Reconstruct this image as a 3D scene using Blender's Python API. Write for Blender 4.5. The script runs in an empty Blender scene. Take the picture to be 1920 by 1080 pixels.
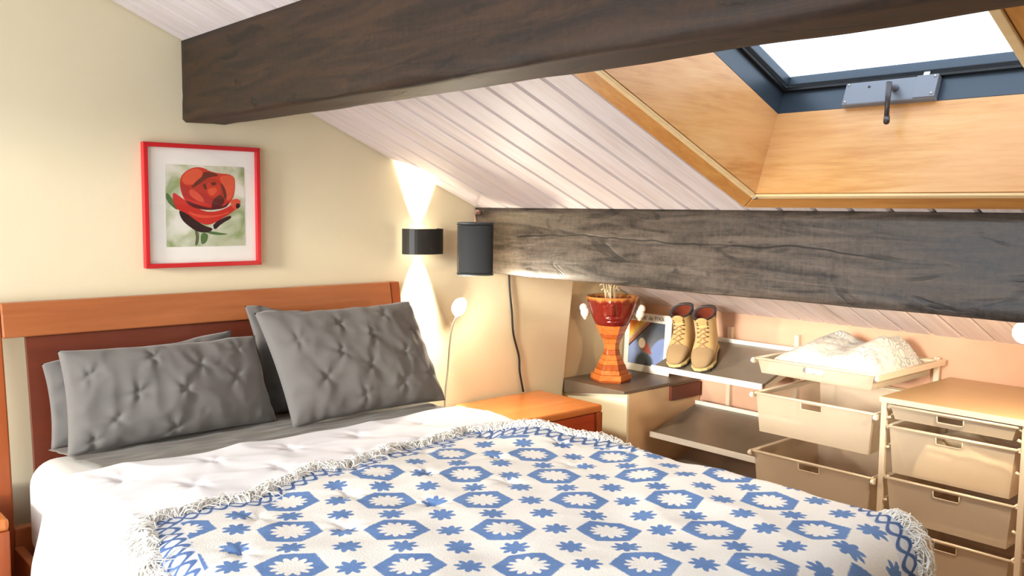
import bpy, bmesh, math, random
from mathutils import Vector, Matrix, noise
random.seed(7)
PI = math.pi
sc = bpy.context.scene
C = sc.collection

# ------------------------------------------------------------------ camera, sky, exposure
cam_d = bpy.data.cameras.new('camera'); cam = bpy.data.objects.new('camera', cam_d); C.objects.link(cam)
sc.camera = cam
F_PX, YAW, PITCH, ROLL = 1674.28, math.radians(41.707), math.radians(5.061), math.radians(0.621)
cam_d.sensor_width = 36.0; cam_d.lens = 36.0 * F_PX / 1920.0; cam_d.clip_start = 0.02
_f = Vector((math.sin(YAW)*math.cos(PITCH), math.cos(YAW)*math.cos(PITCH), -math.sin(PITCH)))
_r = Vector((math.cos(YAW), -math.sin(YAW), 0)); _u = _r.cross(_f)
_r2 = _r*math.cos(ROLL) + _u*math.sin(ROLL); _u2 = -_r*math.sin(ROLL) + _u*math.cos(ROLL)
cam.matrix_world = Matrix(((_r2.x, _u2.x, -_f.x, -0.5573), (_r2.y, _u2.y, -_f.y, -3.4), (_r2.z, _u2.z, -_f.z, 1.5), (0, 0, 0, 1)))

sc.view_settings.view_transform = 'Standard'; sc.view_settings.look = 'None'
sc.view_settings.gamma = 1.0; sc.view_settings.use_curve_mapping = False
sc.view_settings.exposure = 0.25

world = bpy.data.worlds.new('sky'); sc.world = world; world.use_nodes = True
bg = world.node_tree.nodes['Background']
bg.inputs['Color'].default_value = (0.86, 0.93, 1.0, 1); bg.inputs['Strength'].default_value = 6.2

# hazy low sun coming level through the left window
sun_d = bpy.data.lights.new('sun', 'SUN'); sun_d.energy = 4.4; sun_d.angle = math.radians(9); sun_d.color = (1.0, 0.95, 0.86)
sun = bpy.data.objects.new('sun', sun_d); C.objects.link(sun); sun.rotation_euler = Vector((1.0, 0.22, -0.16)).to_track_quat('-Z', 'Y').to_euler()

# roof slope frame: s down the slope, y along the ridge, h outwards
CI, CS = 2.45456, 0.42646
TH = math.atan(CS); CT, ST = math.cos(TH), math.sin(TH)
def slope(s, y, h): return Vector((s*CT + h*ST, y, CI - s*ST + h*CT))
def ceil_z(x): return CI - CS*x

def portal(name, loc, rot, sx, sy):
    d = bpy.data.lights.new(name, 'AREA'); d.shape = 'RECTANGLE'; d.size = sx; d.size_y = sy
    d.cycles.is_portal = True
    o = bpy.data.objects.new(name, d); C.objects.link(o); o.location = loc; o.rotation_euler = rot
    return o
SK_S0, SK_S1, SK_Y0, SK_Y1 = 1.17, 2.231, -2.70, -1.70          # skylight opening
WX = -1.3                                                        # left wall
WIN_Y0, WIN_Y1, WIN_Z0, WIN_Z1 = -2.9, -0.22, 0.5, 2.05
portal('skylight_portal', slope((SK_S0+SK_S1)/2, (SK_Y0+SK_Y1)/2, 0.42), (0, TH, 0), SK_S1-SK_S0, SK_Y1-SK_Y0)
portal('window_portal', (WX-0.12, (WIN_Y0+WIN_Y1)/2, (WIN_Z0+WIN_Z1)/2), (0, -PI/2, 0), WIN_Z1-WIN_Z0, WIN_Y1-WIN_Y0)

# ------------------------------------------------------------------ node helper
class S:
    def __init__(s, g, sock): s.g, s.k = g, sock
    def _m(s, op, *o): return s.g.math(op, s, *o)
    def __add__(s, o): return s._m('ADD', o)
    __radd__ = __add__
    def __sub__(s, o): return s._m('SUBTRACT', o)
    def __rsub__(s, o): return s.g.math('SUBTRACT', o, s)
    def __mul__(s, o): return s._m('MULTIPLY', o)
    __rmul__ = __mul__
    def __truediv__(s, o): return s._m('DIVIDE', o)
    def abs(s): return s._m('ABSOLUTE')
    def sin(s): return s._m('SINE')
    def cos(s): return s._m('COSINE')
    def pow(s, o): return s._m('POWER', o)
    def lt(s, o): return s._m('LESS_THAN', o)
    def gt(s, o): return s._m('GREATER_THAN', o)
    def max(s, o): return s._m('MAXIMUM', o)
    def min(s, o): return s._m('MINIMUM', o)
    def round(s): return s._m('ROUND')
    def step(s, a, b):
        n = s.g.nt.nodes.new('ShaderNodeMapRange'); n.interpolation_type = 'SMOOTHSTEP'
        s.g.put(n.inputs['Value'], s); n.inputs['From Min'].default_value = a; n.inputs['From Max'].default_value = b
        return S(s.g, n.outputs['Result'])
class G:
    def __init__(s, name, rough=0.5, metal=0.0, spec=0.5, color=(0.8, 0.8, 0.8)):
        s.m = bpy.data.materials.new(name); s.m.use_nodes = True; s.nt = s.m.node_tree
        s.b = s.nt.nodes['Principled BSDF']; s.out = s.nt.nodes['Material Output']
        s.b.inputs['Roughness'].default_value = rough; s.b.inputs['Metallic'].default_value = metal
        s.b.inputs['Specular IOR Level'].default_value = spec
        s.b.inputs['Base Color'].default_value = (*color, 1)
    def put(s, inp, v):
        if isinstance(v, S): s.nt.links.new(v.k, inp)
        elif isinstance(v, (tuple, list)):
            inp.default_value = (*v, 1) if len(v) == 3 and len(inp.default_value) == 4 else v
        else: inp.default_value = v
    def math(s, op, *a):
        n = s.nt.nodes.new('ShaderNodeMath'); n.operation = op
        for i, v in enumerate(a): s.put(n.inputs[i], v)
        return S(s, n.outputs[0])
    def coord(s, kind='Object', scale=(1, 1, 1), loc=(0, 0, 0), rot=(0, 0, 0), uv=None):
        if uv: n = s.nt.nodes.new('ShaderNodeUVMap'); n.uv_map = uv; o = n.outputs[0]
        else: n = s.nt.nodes.new('ShaderNodeTexCoord'); o = n.outputs[kind]
        m = s.nt.nodes.new('ShaderNodeMapping'); s.nt.links.new(o, m.inputs[0])
        m.inputs['Scale'].default_value = scale; m.inputs['Location'].default_value = loc; m.inputs['Rotation'].default_value = rot
        return S(s, m.outputs[0])
    def xyz(s, v):
        n = s.nt.nodes.new('ShaderNodeSeparateXYZ'); s.put(n.inputs[0], v)
        return [S(s, n.outputs[i]) for i in range(3)]
    def noise(s, v, scale=5, detail=4, rough=0.55, dist=0.0):
        n = s.nt.nodes.new('ShaderNodeTexNoise'); s.put(n.inputs['Vector'], v)
        n.inputs['Scale'].default_value = scale; n.inputs['Detail'].default_value = detail
        n.inputs['Roughness'].default_value = rough; n.inputs['Distortion'].default_value = dist
        return S(s, n.outputs['Fac'])
    def wave(s, v, scale=2, dist=3, detail=2, dscale=1.0, kind='BANDS', direction='X'):
        n = s.nt.nodes.new('ShaderNodeTexWave'); s.put(n.inputs['Vector'], v); n.wave_type = kind
        if kind == 'BANDS': n.bands_direction = direction
        n.inputs['Scale'].default_value = scale; n.inputs['Distortion'].default_value = dist
        n.inputs['Detail'].default_value = detail; n.inputs['Detail Scale'].default_value = dscale
        return S(s, n.outputs['Fac'])
    def voronoi(s, v, scale=5, feature='F1'):
        n = s.nt.nodes.new('ShaderNodeTexVoronoi'); s.put(n.inputs['Vector'], v); n.feature = feature
        n.inputs['Scale'].default_value = scale
        return S(s, n.outputs['Distance'])
    def ramp(s, fac, stops):
        n = s.nt.nodes.new('ShaderNodeValToRGB'); s.put(n.inputs[0], fac); e = n.color_ramp.elements
        while len(e) < len(stops): e.new(0.5)
        for i, (p, c) in enumerate(stops): e[i].position = p; e[i].color = (*c, 1)
        return S(s, n.outputs[0])
    def mix(s, fac, a, b, mode='MIX'):
        n = s.nt.nodes.new('ShaderNodeMix'); n.data_type = 'RGBA'; n.blend_type = mode
        s.put(n.inputs[0], fac); s.put(n.inputs[6], a); s.put(n.inputs[7], b)
        return S(s, n.outputs[2])
    def color(s, v): s.put(s.b.inputs['Base Color'], v); return s
    def rough(s, v): s.put(s.b.inputs['Roughness'], v); return s
    def bump(s, h, strength=0.3, dist=0.01):
        n = s.nt.nodes.new('ShaderNodeBump'); s.put(n.inputs['Height'], h)
        n.inputs['Strength'].default_value = strength; n.inputs['Distance'].default_value = dist
        s.nt.links.new(n.outputs[0], s.b.inputs['Normal']); return s
    def rnd(s):
        n = s.nt.nodes.new('ShaderNodeObjectInfo'); return S(s, n.outputs['Random'])
    def emit(s, c, strength):
        s.b.inputs['Emission Color'].default_value = (*c, 1); s.b.inputs['Emission Strength'].default_value = strength; return s
M = {}
def lin(r, g, b):
    f = lambda c: (c/255/12.92) if c <= 10 else ((c/255+0.055)/1.055)**2.4
    return (f(r), f(g), f(b))
def wood(name, dark, light, axis='X', scale=1.0, rough=0.4, contrast=1.0, bump=0.12, spec=0.4, vary=False):
    g = G(name, rough, spec=spec)
    st = {'X': (1.2, 14, 14), 'Y': (14, 1.2, 14), 'Z': (14, 14, 1.2)}[axis]
    v = g.coord('Object', tuple(a*scale for a in st))
    if vary:
        n = g.nt.nodes.new('ShaderNodeVectorMath'); n.operation = 'ADD'; g.put(n.inputs[0], v)
        cx = g.nt.nodes.new('ShaderNodeCombineXYZ'); r = g.rnd()*37.0
        for i in range(3): g.put(cx.inputs[i], r)
        g.nt.links.new(cx.outputs[0], n.inputs[1]); v = S(g, n.outputs[0])
    a = g.noise(v, 1.6, 5, 0.6, 0.8); b = g.noise(v, 7, 3, 0.5)
    f = a*0.7 + b*0.3
    lo, hi = 0.5-0.22/contrast, 0.5+0.22/contrast
    g.color(g.ramp(f, [(lo, dark), (hi, light)])); g.bump(f, bump, 0.004)
    M[name] = g.m; return g
def plain(name, c, rough=0.5, metal=0.0, spec=0.5, nscale=0, namp=0.08, bump=0.0):
    g = G(name, rough, metal, spec, c)
    if nscale:
        n = g.noise(g.coord('Object'), nscale, 4)
        g.color(g.mix(n, tuple(x*(1-namp) for x in c), tuple(min(1, x*(1+namp)) for x in c)))
        if bump: g.bump(n, bump, 0.004)
    M[name] = g.m; return g
def fabric(name, c, namp=0.1, rough=0.9, weave=900, bump=0.15):
    g = G(name, rough, spec=0.15, color=c)
    v = g.coord('Object'); n = g.noise(v, 9, 4); w = g.noise(v, weave, 2)
    g.color(g.mix(n*0.6+w*0.4, tuple(x*(1-namp) for x in c), tuple(min(1, x*(1+namp)) for x in c)))
    g.bump(w, bump, 0.001)
    g.b.inputs['Sheen Weight'].default_value = 0.15
    M[name] = g.m; return g

# ------------------------------------------------------------------ mesh helper
LOC = {}
class MB:
    def __init__(s): s.v, s.f, s.mi, s.uv, s.uv2 = [], [], [], None, None
    def add(s, vs, fs, mi=0):
        n = len(s.v); s.v += [Vector(p) for p in vs]; s.f += [[i+n for i in f] for f in fs]; s.mi += [mi]*len(fs); return s
    def hexa(s, p, mi=0):
        return s.add(p, [(0, 3, 2, 1), (4, 5, 6, 7), (0, 1, 5, 4), (1, 2, 6, 5), (2, 3, 7, 6), (3, 0, 4, 7)], mi)
    def box(s, x0, x1, y0, y1, z0, z1, mi=0):
        return s.hexa([(x0, y0, z0), (x1, y0, z0), (x1, y1, z0), (x0, y1, z0), (x0, y0, z1), (x1, y0, z1), (x1, y1, z1), (x0, y1, z1)], mi)
    def sbox(s, s0, s1, y0, y1, h0, h1, mi=0):
        return s.hexa([slope(*q) for q in ((s0, y0, h0), (s1, y0, h0), (s1, y1, h0), (s0, y1, h0), (s0, y0, h1), (s1, y0, h1), (s1, y1, h1), (s0, y1, h1))], mi)
    def prism(s, poly, fn, c0, c1, mi=0):
        n = len(poly); vs = [fn(a, b, c0) for a, b in poly] + [fn(a, b, c1) for a, b in poly]
        fs = [list(range(n))[::-1], list(range(n, 2*n))] + [(i, (i+1) % n, n+(i+1) % n, n+i) for i in range(n)]
        return s.add(vs, fs, mi)
    def tube(s, pts, r, seg=8, caps=True, mi=0):
        pts = [Vector(p) for p in pts]; n = len(pts); rs = r if isinstance(r, (list, tuple)) else [r]*n
        vs, fs, up = [], [], None
        for i, p in enumerate(pts):
            t = (pts[min(i+1, n-1)] - pts[max(i-1, 0)]).normalized()
            if up is None: up = Vector((0, 0, 1)) if abs(t.z) < 0.9 else Vector((1, 0, 0))
            a = t.cross(up).normalized(); b = a.cross(t).normalized(); up = b
            for k in range(seg):
                q = 2*PI*k/seg; vs.append(p + (a*math.cos(q)+b*math.sin(q))*rs[i])
        for i in range(n-1):
            for k in range(seg):
                k2 = (k+1) % seg; fs.append((i*seg+k, i*seg+k2, (i+1)*seg+k2, (i+1)*seg+k))
        if caps: fs += [tuple(range(seg))[::-1], tuple(range((n-1)*seg, n*seg))]
        return s.add(vs, fs, mi)
    def lathe(s, prof, c, seg=24, ph=0.0, mi=0, frame=None, cap=True):
        X, Y, Z = frame or (Vector((1, 0, 0)), Vector((0, 1, 0)), Vector((0, 0, 1))); c = Vector(c)
        vs, fs, n = [], [], len(prof)
        for r, z in prof:
            for k in range(seg):
                q = ph+2*PI*k/seg; vs.append(c + X*(r*math.cos(q)) + Y*(r*math.sin(q)) + Z*z)
        for i in range(n-1):
            for k in range(seg):
                k2 = (k+1) % seg; fs.append((i*seg+k, i*seg+k2, (i+1)*seg+k2, (i+1)*seg+k))
        if cap: fs += [tuple(range(seg))[::-1], tuple(range((n-1)*seg, n*seg))]
        return s.add(vs, fs, mi)
    def sphere(s, c, r, seg=16, rings=10, sc=(1, 1, 1), mi=0):
        c = Vector(c); vs = [c+Vector((0, 0, -r*sc[2]))]; fs = []
        for i in range(1, rings):
            a = -PI/2+PI*i/rings
            for k in range(seg):
                q = 2*PI*k/seg; vs.append(c+Vector((r*sc[0]*math.cos(a)*math.cos(q), r*sc[1]*math.cos(a)*math.sin(q), r*sc[2]*math.sin(a))))
        vs.append(c+Vector((0, 0, r*sc[2]))); L = len(vs)-1
        for k in range(seg):
            k2 = (k+1) % seg; fs.append((0, 1+k2, 1+k)); fs.append((L, L-seg+k, L-seg+k2))
            for i in range(rings-2): fs.append((1+i*seg+k, 1+i*seg+k2, 1+(i+1)*seg+k2, 1+(i+1)*seg+k))
        return s.add(vs, fs, mi)
    def grid(s, fn, nu, nv, mi=0, closed_u=False):
        vs = [fn(i/(nu if closed_u else nu-1), j/(nv-1)) for j in range(nv) for i in range(nu)]
        fs = [(j*nu+i, j*nu+(i+1) % nu, (j+1)*nu+(i+1) % nu, (j+1)*nu+i) for j in range(nv-1) for i in range(nu if closed_u else nu-1)]
        return s.add(vs, fs, mi)
    def build(s, name, mat, parent=None, bevel=0.0, smooth=False, kind=None, org=None, seg=2, solid=0.0, sub=0, label=None):
        if parent is not None: o3 = LOC[parent.name]
        elif org is not None: o3 = Vector(org)
        else:
            lo = [min(v[i] for v in s.v) for i in range(3)]; hi = [max(v[i] for v in s.v) for i in range(3)]
            o3 = Vector(((lo[0]+hi[0])/2, (lo[1]+hi[1])/2, lo[2]))
        me = bpy.data.meshes.new(name); me.from_pydata([v-o3 for v in s.v], [], s.f)
        mats = mat if isinstance(mat, (list, tuple)) else [mat]
        for m in mats: me.materials.append(M[m])
        me.polygons.foreach_set('material_index', s.mi)
        for attr, data in (('UVMap', s.uv), ('EdgeMap', s.uv2)):
            if data is not None:
                l = me.uv_layers.new(name=attr)
                for lp in me.loops: l.data[lp.index].uv = data[lp.vertex_index]
        bm = bmesh.new(); bm.from_mesh(me); bmesh.ops.recalc_face_normals(bm, faces=bm.faces)
        if bevel > 0:
            es = [e for e in bm.edges if len(e.link_faces) == 2 and e.calc_face_angle(0) > 0.6]
            bmesh.ops.bevel(bm, geom=es, offset=bevel, segments=seg, affect='EDGES', profile=0.5, clamp_overlap=True)
        bm.to_mesh(me); bm.free()
        if smooth or bevel > 0: me.shade_smooth() if smooth else None
        o = bpy.data.objects.new(name, me); C.objects.link(o); LOC[o.name] = o3
        if parent is not None: o.parent = parent
        else: o.location = o3
        if solid:
            md = o.modifiers.new('solid', 'SOLIDIFY'); md.thickness = solid; md.offset = 0
        if sub:
            md = o.modifiers.new('sub', 'SUBSURF'); md.levels = sub; md.render_levels = sub
        if kind: o['kind'] = kind
        if label: o['label'] = label
        return o
def thing(name, label, cat, loc, group=None):
    o = bpy.data.objects.new(name, None); C.objects.link(o); o.location = loc; LOC[o.name] = Vector(loc)
    o.empty_display_size = 0.1
    tag(o, label, cat, group); return o
def tag(o, label, cat, group=None):
    o['label'] = label; o['category'] = cat
    if group: o['group'] = group
    return o
def struct(o, label=None):
    o['kind'] = 'structure'
    if label: o['label'] = label
    return o
def sub_origin(o, parent_loc):   # children of a part keep world coordinates through the part's own origin
    return o

# ------------------------------------------------------------------ materials
g = G('wall_paint', 0.85, spec=0.2); v = g.coord('Object'); n = g.noise(v, 2.2, 5, 0.6); n2 = g.noise(v, 28, 4, 0.6)
g.color(g.mix(n, lin(222, 210, 176), lin(231, 220, 190))); g.bump(n*0.5+n2*0.5, 0.12, 0.01); M['wall_paint'] = g.m
plain('corner_paint', lin(222, 203, 160), 0.85, spec=0.2, nscale=6, namp=0.05, bump=0.1)
g = G('knee_paint', 0.8, spec=0.2); v = g.coord('Object'); n = g.noise(v, 3, 5, 0.6)
g.color(g.mix(n, lin(202, 156, 128), lin(220, 180, 152))); g.bump(n, 0.05, 0.01); M['knee_paint'] = g.m
plain('panel_tan', lin(234, 198, 152), 0.6, nscale=5, namp=0.12)
plain('panel_cream', lin(253, 242, 208), 0.7, nscale=4, namp=0.04)
wood('floor_wood', lin(120, 82, 52), lin(160, 116, 78), 'Y', 1.0, 0.4)
# whitewashed planks
g = G('plank_white', 0.28, spec=0.2); v = g.coord('Object', (1.0, 16, 16))
r = g.rnd()
nn = g.nt.nodes.new('ShaderNodeVectorMath'); nn.operation = 'ADD'; g.put(nn.inputs[0], v)
cx = g.nt.nodes.new('ShaderNodeCombineXYZ'); rr = r*53.0
for i in range(3): g.put(cx.inputs[i], rr)
g.nt.links.new(cx.outputs[0], nn.inputs[1]); v = S(g, nn.outputs[0])
a = g.noise(v, 1.3, 5, 0.6, 0.6); b = g.noise(v, 6, 4, 0.6)
f = a*0.6+b*0.4
c1 = g.ramp(f, [(0.32, lin(206, 192, 186)), (0.52, lin(228, 218, 216)), (0.7, lin(238, 231, 231))])
g.color(g.mix(r*0.5, c1, lin(226, 214, 212))); g.rough(f*0.25+0.42); g.bump(f, 0.18, 0.004); M['plank_white'] = g.m
# dark rough beams (grain along Y)
def beam_mat(name, dark, light, rough, crack_z, seedv):
    g = G(name, rough, spec=0.45); v0 = g.coord('Object'); v = g.coord('Object', (14, 1.4, 14), (seedv, seedv*2, 0))
    a = g.noise(v, 1.4, 6, 0.65, 1.2); b = g.noise(g.coord('Object', (1, 1, 1)), 60, 3, 0.6); kn = g.noise(g.coord('Object', (6, 2.2, 6), (seedv, 0, 3)), 1.2, 3, 0.6, 1.5)
    saw = g.noise(g.coord('Object', (1, 60, 1.5)), 2.0, 3, 0.6)          # upright saw marks
    x, y, z = g.xyz(v0)
    f = a*0.71 + b*0.2 + saw*0.09
    col = g.ramp(f, [(0.38, dark), (0.62, light)])
    knot = kn.step(0.61, 0.70)
    col = g.mix(knot*0.7, col, tuple(c*0.35 for c in dark))
    wob = g.noise(g.coord('Object', (0, 1.0, 0), (0, seedv, 0)), 1.5, 4, 0.45)
    line = (z - crack_z - y*0.022 - (wob-0.5)*0.16).abs()
    cm = g.noise(g.coord('Object', (0, 1.1, 0), (0, seedv+5, 0)), 1.3, 2)
    crack = (1.0 - line.step(0.001, 0.0045)) * cm.step(0.36, 0.5)
    col = g.mix(crack*0.92, col, (0.004, 0.003, 0.003))
    g.color(col); g.rough(f*0.35+rough-0.15)
    g.bump(f*0.5 - crack*0.15 - knot*0.25, 0.55, 0.006); M[name] = g.m
beam_mat('beam_brown', lin(28, 19, 11), lin(70, 48, 30), 0.6, 5.0, 3.0)
beam_mat('beam_grey', lin(38, 31, 26), lin(98, 86, 75), 0.38, 0.17, 8.0)
# pine with knots
def pine_mat(nm, st, kst):
  g = G(nm, 0.3, spec=0.5); v = g.coord('Object', (1.4, 1.4, 1.4)); vv = g.coord('Object', st)
  a = g.noise(vv, 1.6, 6, 0.6, 0.6); b = g.noise(vv, 8, 4, 0.6); k = g.voronoi(g.coord('Object', kst), 1.0); big = g.noise(v, 1.6, 3)
  col = g.ramp(a*0.6+b*0.4, [(0.3, lin(186, 124, 62)), (0.5, lin(212, 158, 96)), (0.7, lin(226, 182, 126))])
  col = g.mix(big.step(0.45, 0.65)*0.45, col, lin(222, 170, 116))
  kn = 1.0 - k.step(0.05, 0.15)
  g.color(g.mix(kn*0.7, col, lin(120, 78, 46))); g.bump(a, 0.08, 0.003); M[nm] = g.m
pine_mat('pine', (9, 0.9, 9), (6, 2.5, 6)); pine_mat('pine_s', (0.9, 9, 9), (2.5, 6, 6))
wood('pine_edge', lin(232, 198, 140), lin(246, 220, 170), 'Y', 0.8, 0.4)
wood('pine_trim', lin(186, 120, 52), lin(222, 166, 92), 'Y', 0.9, 0.38, vary=True)
wood('pine_trim_s', lin(186, 120, 52), lin(222, 166, 92), 'X', 0.9, 0.38, vary=True)
plain('frame_metal', lin(58, 70, 82), 0.35, 0.3, nscale=4, namp=0.1)
plain('frame_black', lin(20, 24, 28), 0.5)
plain('opener_grey', lin(120, 126, 136), 0.4, 0.2)
plain('crank_dark', lin(78, 74, 76), 0.35, 0.5)
plain('steel', lin(190, 186, 180), 0.3, 0.9)
# glass: clear pane with a faint reflection
g = G('glass'); nt = g.nt
tr = nt.nodes.new('ShaderNodeBsdfTransparent'); gl = nt.nodes.new('ShaderNodeBsdfGlossy'); gl.inputs['Roughness'].default_value = 0.02
lw = nt.nodes.new('ShaderNodeLayerWeight'); mx = nt.nodes.new('ShaderNodeMixShader')
fac = S(g, lw.outputs['Facing']).pow(4.0)*0.5+0.035
nt.links.new(fac.k, mx.inputs[0]); nt.links.new(tr.outputs[0], mx.inputs[1]); nt.links.new(gl.outputs[0], mx.inputs[2]); nt.links.new(mx.outputs[0], g.out.inputs['Surface']); M['glass'] = g.m
M['glass_tint'] = M['glass'].copy(); M['glass_tint'].name = 'glass_tint'
M['glass_tint'].node_tree.nodes['Transparent BSDF'].inputs['Color'].default_value = (0.66, 0.68, 0.70, 1)
# cherry furniture
wood('cherry', lin(150, 84, 46), lin(186, 114, 68), 'X', 0.5, 0.3, contrast=0.8, bump=0.03)
wood('cherry_v', lin(142, 66, 30), lin(178, 94, 46), 'Z', 0.5, 0.32, contrast=0.8, bump=0.03)
wood('cherry_top', lin(186, 104, 48), lin(214, 134, 70), 'X', 0.4, 0.22, contrast=0.7, bump=0.02)
wood('cherry_dark', lin(160, 58, 26), lin(190, 82, 40), 'X', 0.5, 0.34, contrast=0.8, bump=0.03)
wood('cherry_panel', lin(92, 40, 26), lin(118, 56, 36), 'X', 0.4, 0.38, contrast=0.7, bump=0.02)
fabric('pillow_grey', lin(108, 105, 102), 0.12)
fabric('sheet_grey', lin(112, 106, 97), 0.1)
fabric('mattress_cloth', lin(206, 200, 192), 0.05)
fabric('duvet_white', lin(232, 230, 233), 0.02)
fabric('fringe_cream', lin(248, 245, 238), 0.03)
plain('lamp_black', lin(36, 34, 32), 0.5, nscale=30, namp=0.1)
plain('speaker_black', lin(40, 44, 46), 0.45, nscale=40, namp=0.1)
plain('speaker_grille', lin(30, 33, 35), 0.7, nscale=200, namp=0.3)
plain('cable_black', lin(22, 20, 20), 0.5)
plain('bracket_pink', lin(176, 140, 124), 0.4, 0.3)
plain('white_plastic', lin(236, 232, 224), 0.4)
plain('lip_white', lin(240, 236, 226), 0.35)
plain('beige_metal', lin(222, 206, 180), 0.4, 0.15)
plain('shelf_stone', lin(112, 96, 80), 0.45, nscale=9, namp=0.3)
g = G('shoe_shelf_top', 0.28, metal=0.25, spec=0.5); n = g.noise(g.coord('Object'), 5, 4, 0.6)
g.color(g.mix(n, lin(120, 110, 98), lin(160, 148, 130))); M['shoe_shelf_top'] = g.m
wood('board_tan', lin(172, 140, 98), lin(190, 158, 114), 'Y', 0.6, 0.32, contrast=0.7, bump=0.02)
# drawer mesh: fine perforated steel sheet
g = G('drawer_mesh', 0.5, metal=0.1, spec=0.4); nt = g.nt
n = g.noise(g.coord('Object'), 4, 3); g.color(g.mix(n, lin(220, 204, 178), lin(232, 218, 194)))
tr = nt.nodes.new('ShaderNodeBsdfTransparent'); mx = nt.nodes.new('ShaderNodeMixShader'); mx.inputs[0].default_value = 0.70
tl = nt.nodes.new('ShaderNodeBsdfTranslucent'); tl.inputs['Color'].default_value = (*lin(226, 206, 172), 1); mt_ = nt.nodes.new('ShaderNodeMixShader'); mt_.inputs[0].default_value = 0.25
nt.links.new(g.b.outputs[0], mt_.inputs[1]); nt.links.new(tl.outputs[0], mt_.inputs[2])
nt.links.new(tr.outputs[0], mx.inputs[1]); nt.links.new(mt_.outputs[0], mx.inputs[2]); nt.links.new(mx.outputs[0], g.out.inputs['Surface']); M['drawer_mesh'] = g.m

# ------------------------------------------------------------------ the room
KX = 3.52; BY = -4.4; RX = -0.9                      # knee wall, back wall, ridge
RZ = ceil_z(RX)
def roof_z(x): return ceil_z(x) if x >= RX else RZ - CS*(RX-x)
def gable(name, y0, y1, xa, xb, mat):
    poly = [(xa, -0.05), (xb, -0.05), (xb, roof_z(xb)+0.012)] + ([(RX, RZ+0.012)] if xa < RX < xb else []) + [(xa, roof_z(xa)+0.012)]
    return struct(MB().prism(poly, lambda a, b, c: (a, c, b), y0, y1).build(name, mat))
# headboard wall: old, slightly out-of-plumb plaster edge where it ends near the eaves corner
gable('wall_headboard', 0.03, 0.2, WX-0.1, KX+0.1, 'corner_paint')
ex0, ex1 = 2.852, 2.932
wp = [(WX, -0.05), (ex0-0.065, -0.05), (ex1, ceil_z(ex1)+0.01), (RX, RZ+0.01), (WX, roof_z(WX)+0.01)]
struct(MB().prism(wp, lambda a, b, c: (a, c, b), 0.0, 0.03).build('wall_bedside', 'wall_paint', bevel=0.004))
gable('wall_back', BY-0.15, BY, WX-0.1, KX+0.1, 'wall_paint')
struct(MB().box(KX, KX+0.12, BY-0.1, 0.03, -0.05, ceil_z(KX)+0.02).build('wall_knee', 'knee_paint'))
wl = MB(); zt = roof_z(WX)
wl.box(WX-0.15, WX, BY-0.1, WIN_Y0, -0.05, zt).box(WX-0.15, WX, WIN_Y1, 0.2, -0.05, zt)
wl.box(WX-0.15, WX, WIN_Y0, WIN_Y1, -0.05, WIN_Z0).box(WX-0.15, WX, WIN_Y0, WIN_Y1, WIN_Z1, zt)
struct(wl.build('wall_left', 'wall_paint'))
w2 = struct(MB().box(WX-0.11, WX-0.05, WIN_Y0, WIN_Y0+0.06, WIN_Z0, WIN_Z1).box(WX-0.11, WX-0.05, WIN_Y1-0.06, WIN_Y1, WIN_Z0, WIN_Z1)
       .box(WX-0.11, WX-0.05, WIN_Y0, WIN_Y1, WIN_Z0, WIN_Z0+0.06).box(WX-0.11, WX-0.05, WIN_Y0, WIN_Y1, WIN_Z1-0.06, WIN_Z1)
       .box(WX-0.11, WX-0.05, (WIN_Y0+WIN_Y1)/2-0.03, (WIN_Y0+WIN_Y1)/2+0.03, WIN_Z0, WIN_Z1).build('window_2', 'white_plastic'))
for a, b in ((WIN_Y0, (WIN_Y0+WIN_Y1)/2), ((WIN_Y0+WIN_Y1)/2, WIN_Y1)):
    MB().box(WX-0.085, WX-0.08, a+0.03, b-0.03, WIN_Z0+0.04, WIN_Z1-0.04).build('pane', 'glass', parent=w2)
fl = struct(MB().box(WX-0.1, KX+0.1, BY-0.1, 0.2, -0.1, -0.02).build('floor', 'floor_wood'))
k = 0; x = WX
while x < KX:                                        # floor boards run along the room
    x1 = min(x+0.16, KX)
    MB().box(x+0.001, x1-0.001, BY, 0.0, -0.02, 0.0).build('floor_board', 'floor_wood', parent=fl); x = x1

# roof deck with the skylight hole, boards nailed below it
SR = RX/CT; SK = (KX+0.1)/CT
deck = MB(); t0, t1 = 0.018, 0.06
deck.sbox(SR, SK, BY-0.1, SK_Y0-0.03, t0, t1).sbox(SR, SK, SK_Y1+0.03, 0.2, t0, t1)
deck.sbox(SR, SK_S0-0.03, SK_Y0-0.03, SK_Y1+0.03, t0, t1).sbox(SK_S1+0.03, SK, SK_Y0-0.03, SK_Y1+0.03, t0, t1)
deck.hexa([(WX-0.1, BY-0.1, roof_z(WX-0.1)), (RX, BY-0.1, RZ), (RX, 0.2, RZ), (WX-0.1, 0.2, roof_z(WX-0.1)),
           (WX-0.1, BY-0.1, roof_z(WX-0.1)+0.05), (RX, BY-0.1, RZ+0.05), (RX, 0.2, RZ+0.05), (WX-0.1, 0.2, roof_z(WX-0.1)+0.05)], 1)
plain('deck_gap_shade', lin(70, 56, 48), 0.9, nscale=8)  # dark deck colour puts the shade into the gaps between planks
ceiling = struct(deck.build('ceiling', ['deck_gap_shade', 'plank_white'], org=(0, 0, CI)))
PITCH_Y, PH_Y = 0.1315, 0.1045
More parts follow.
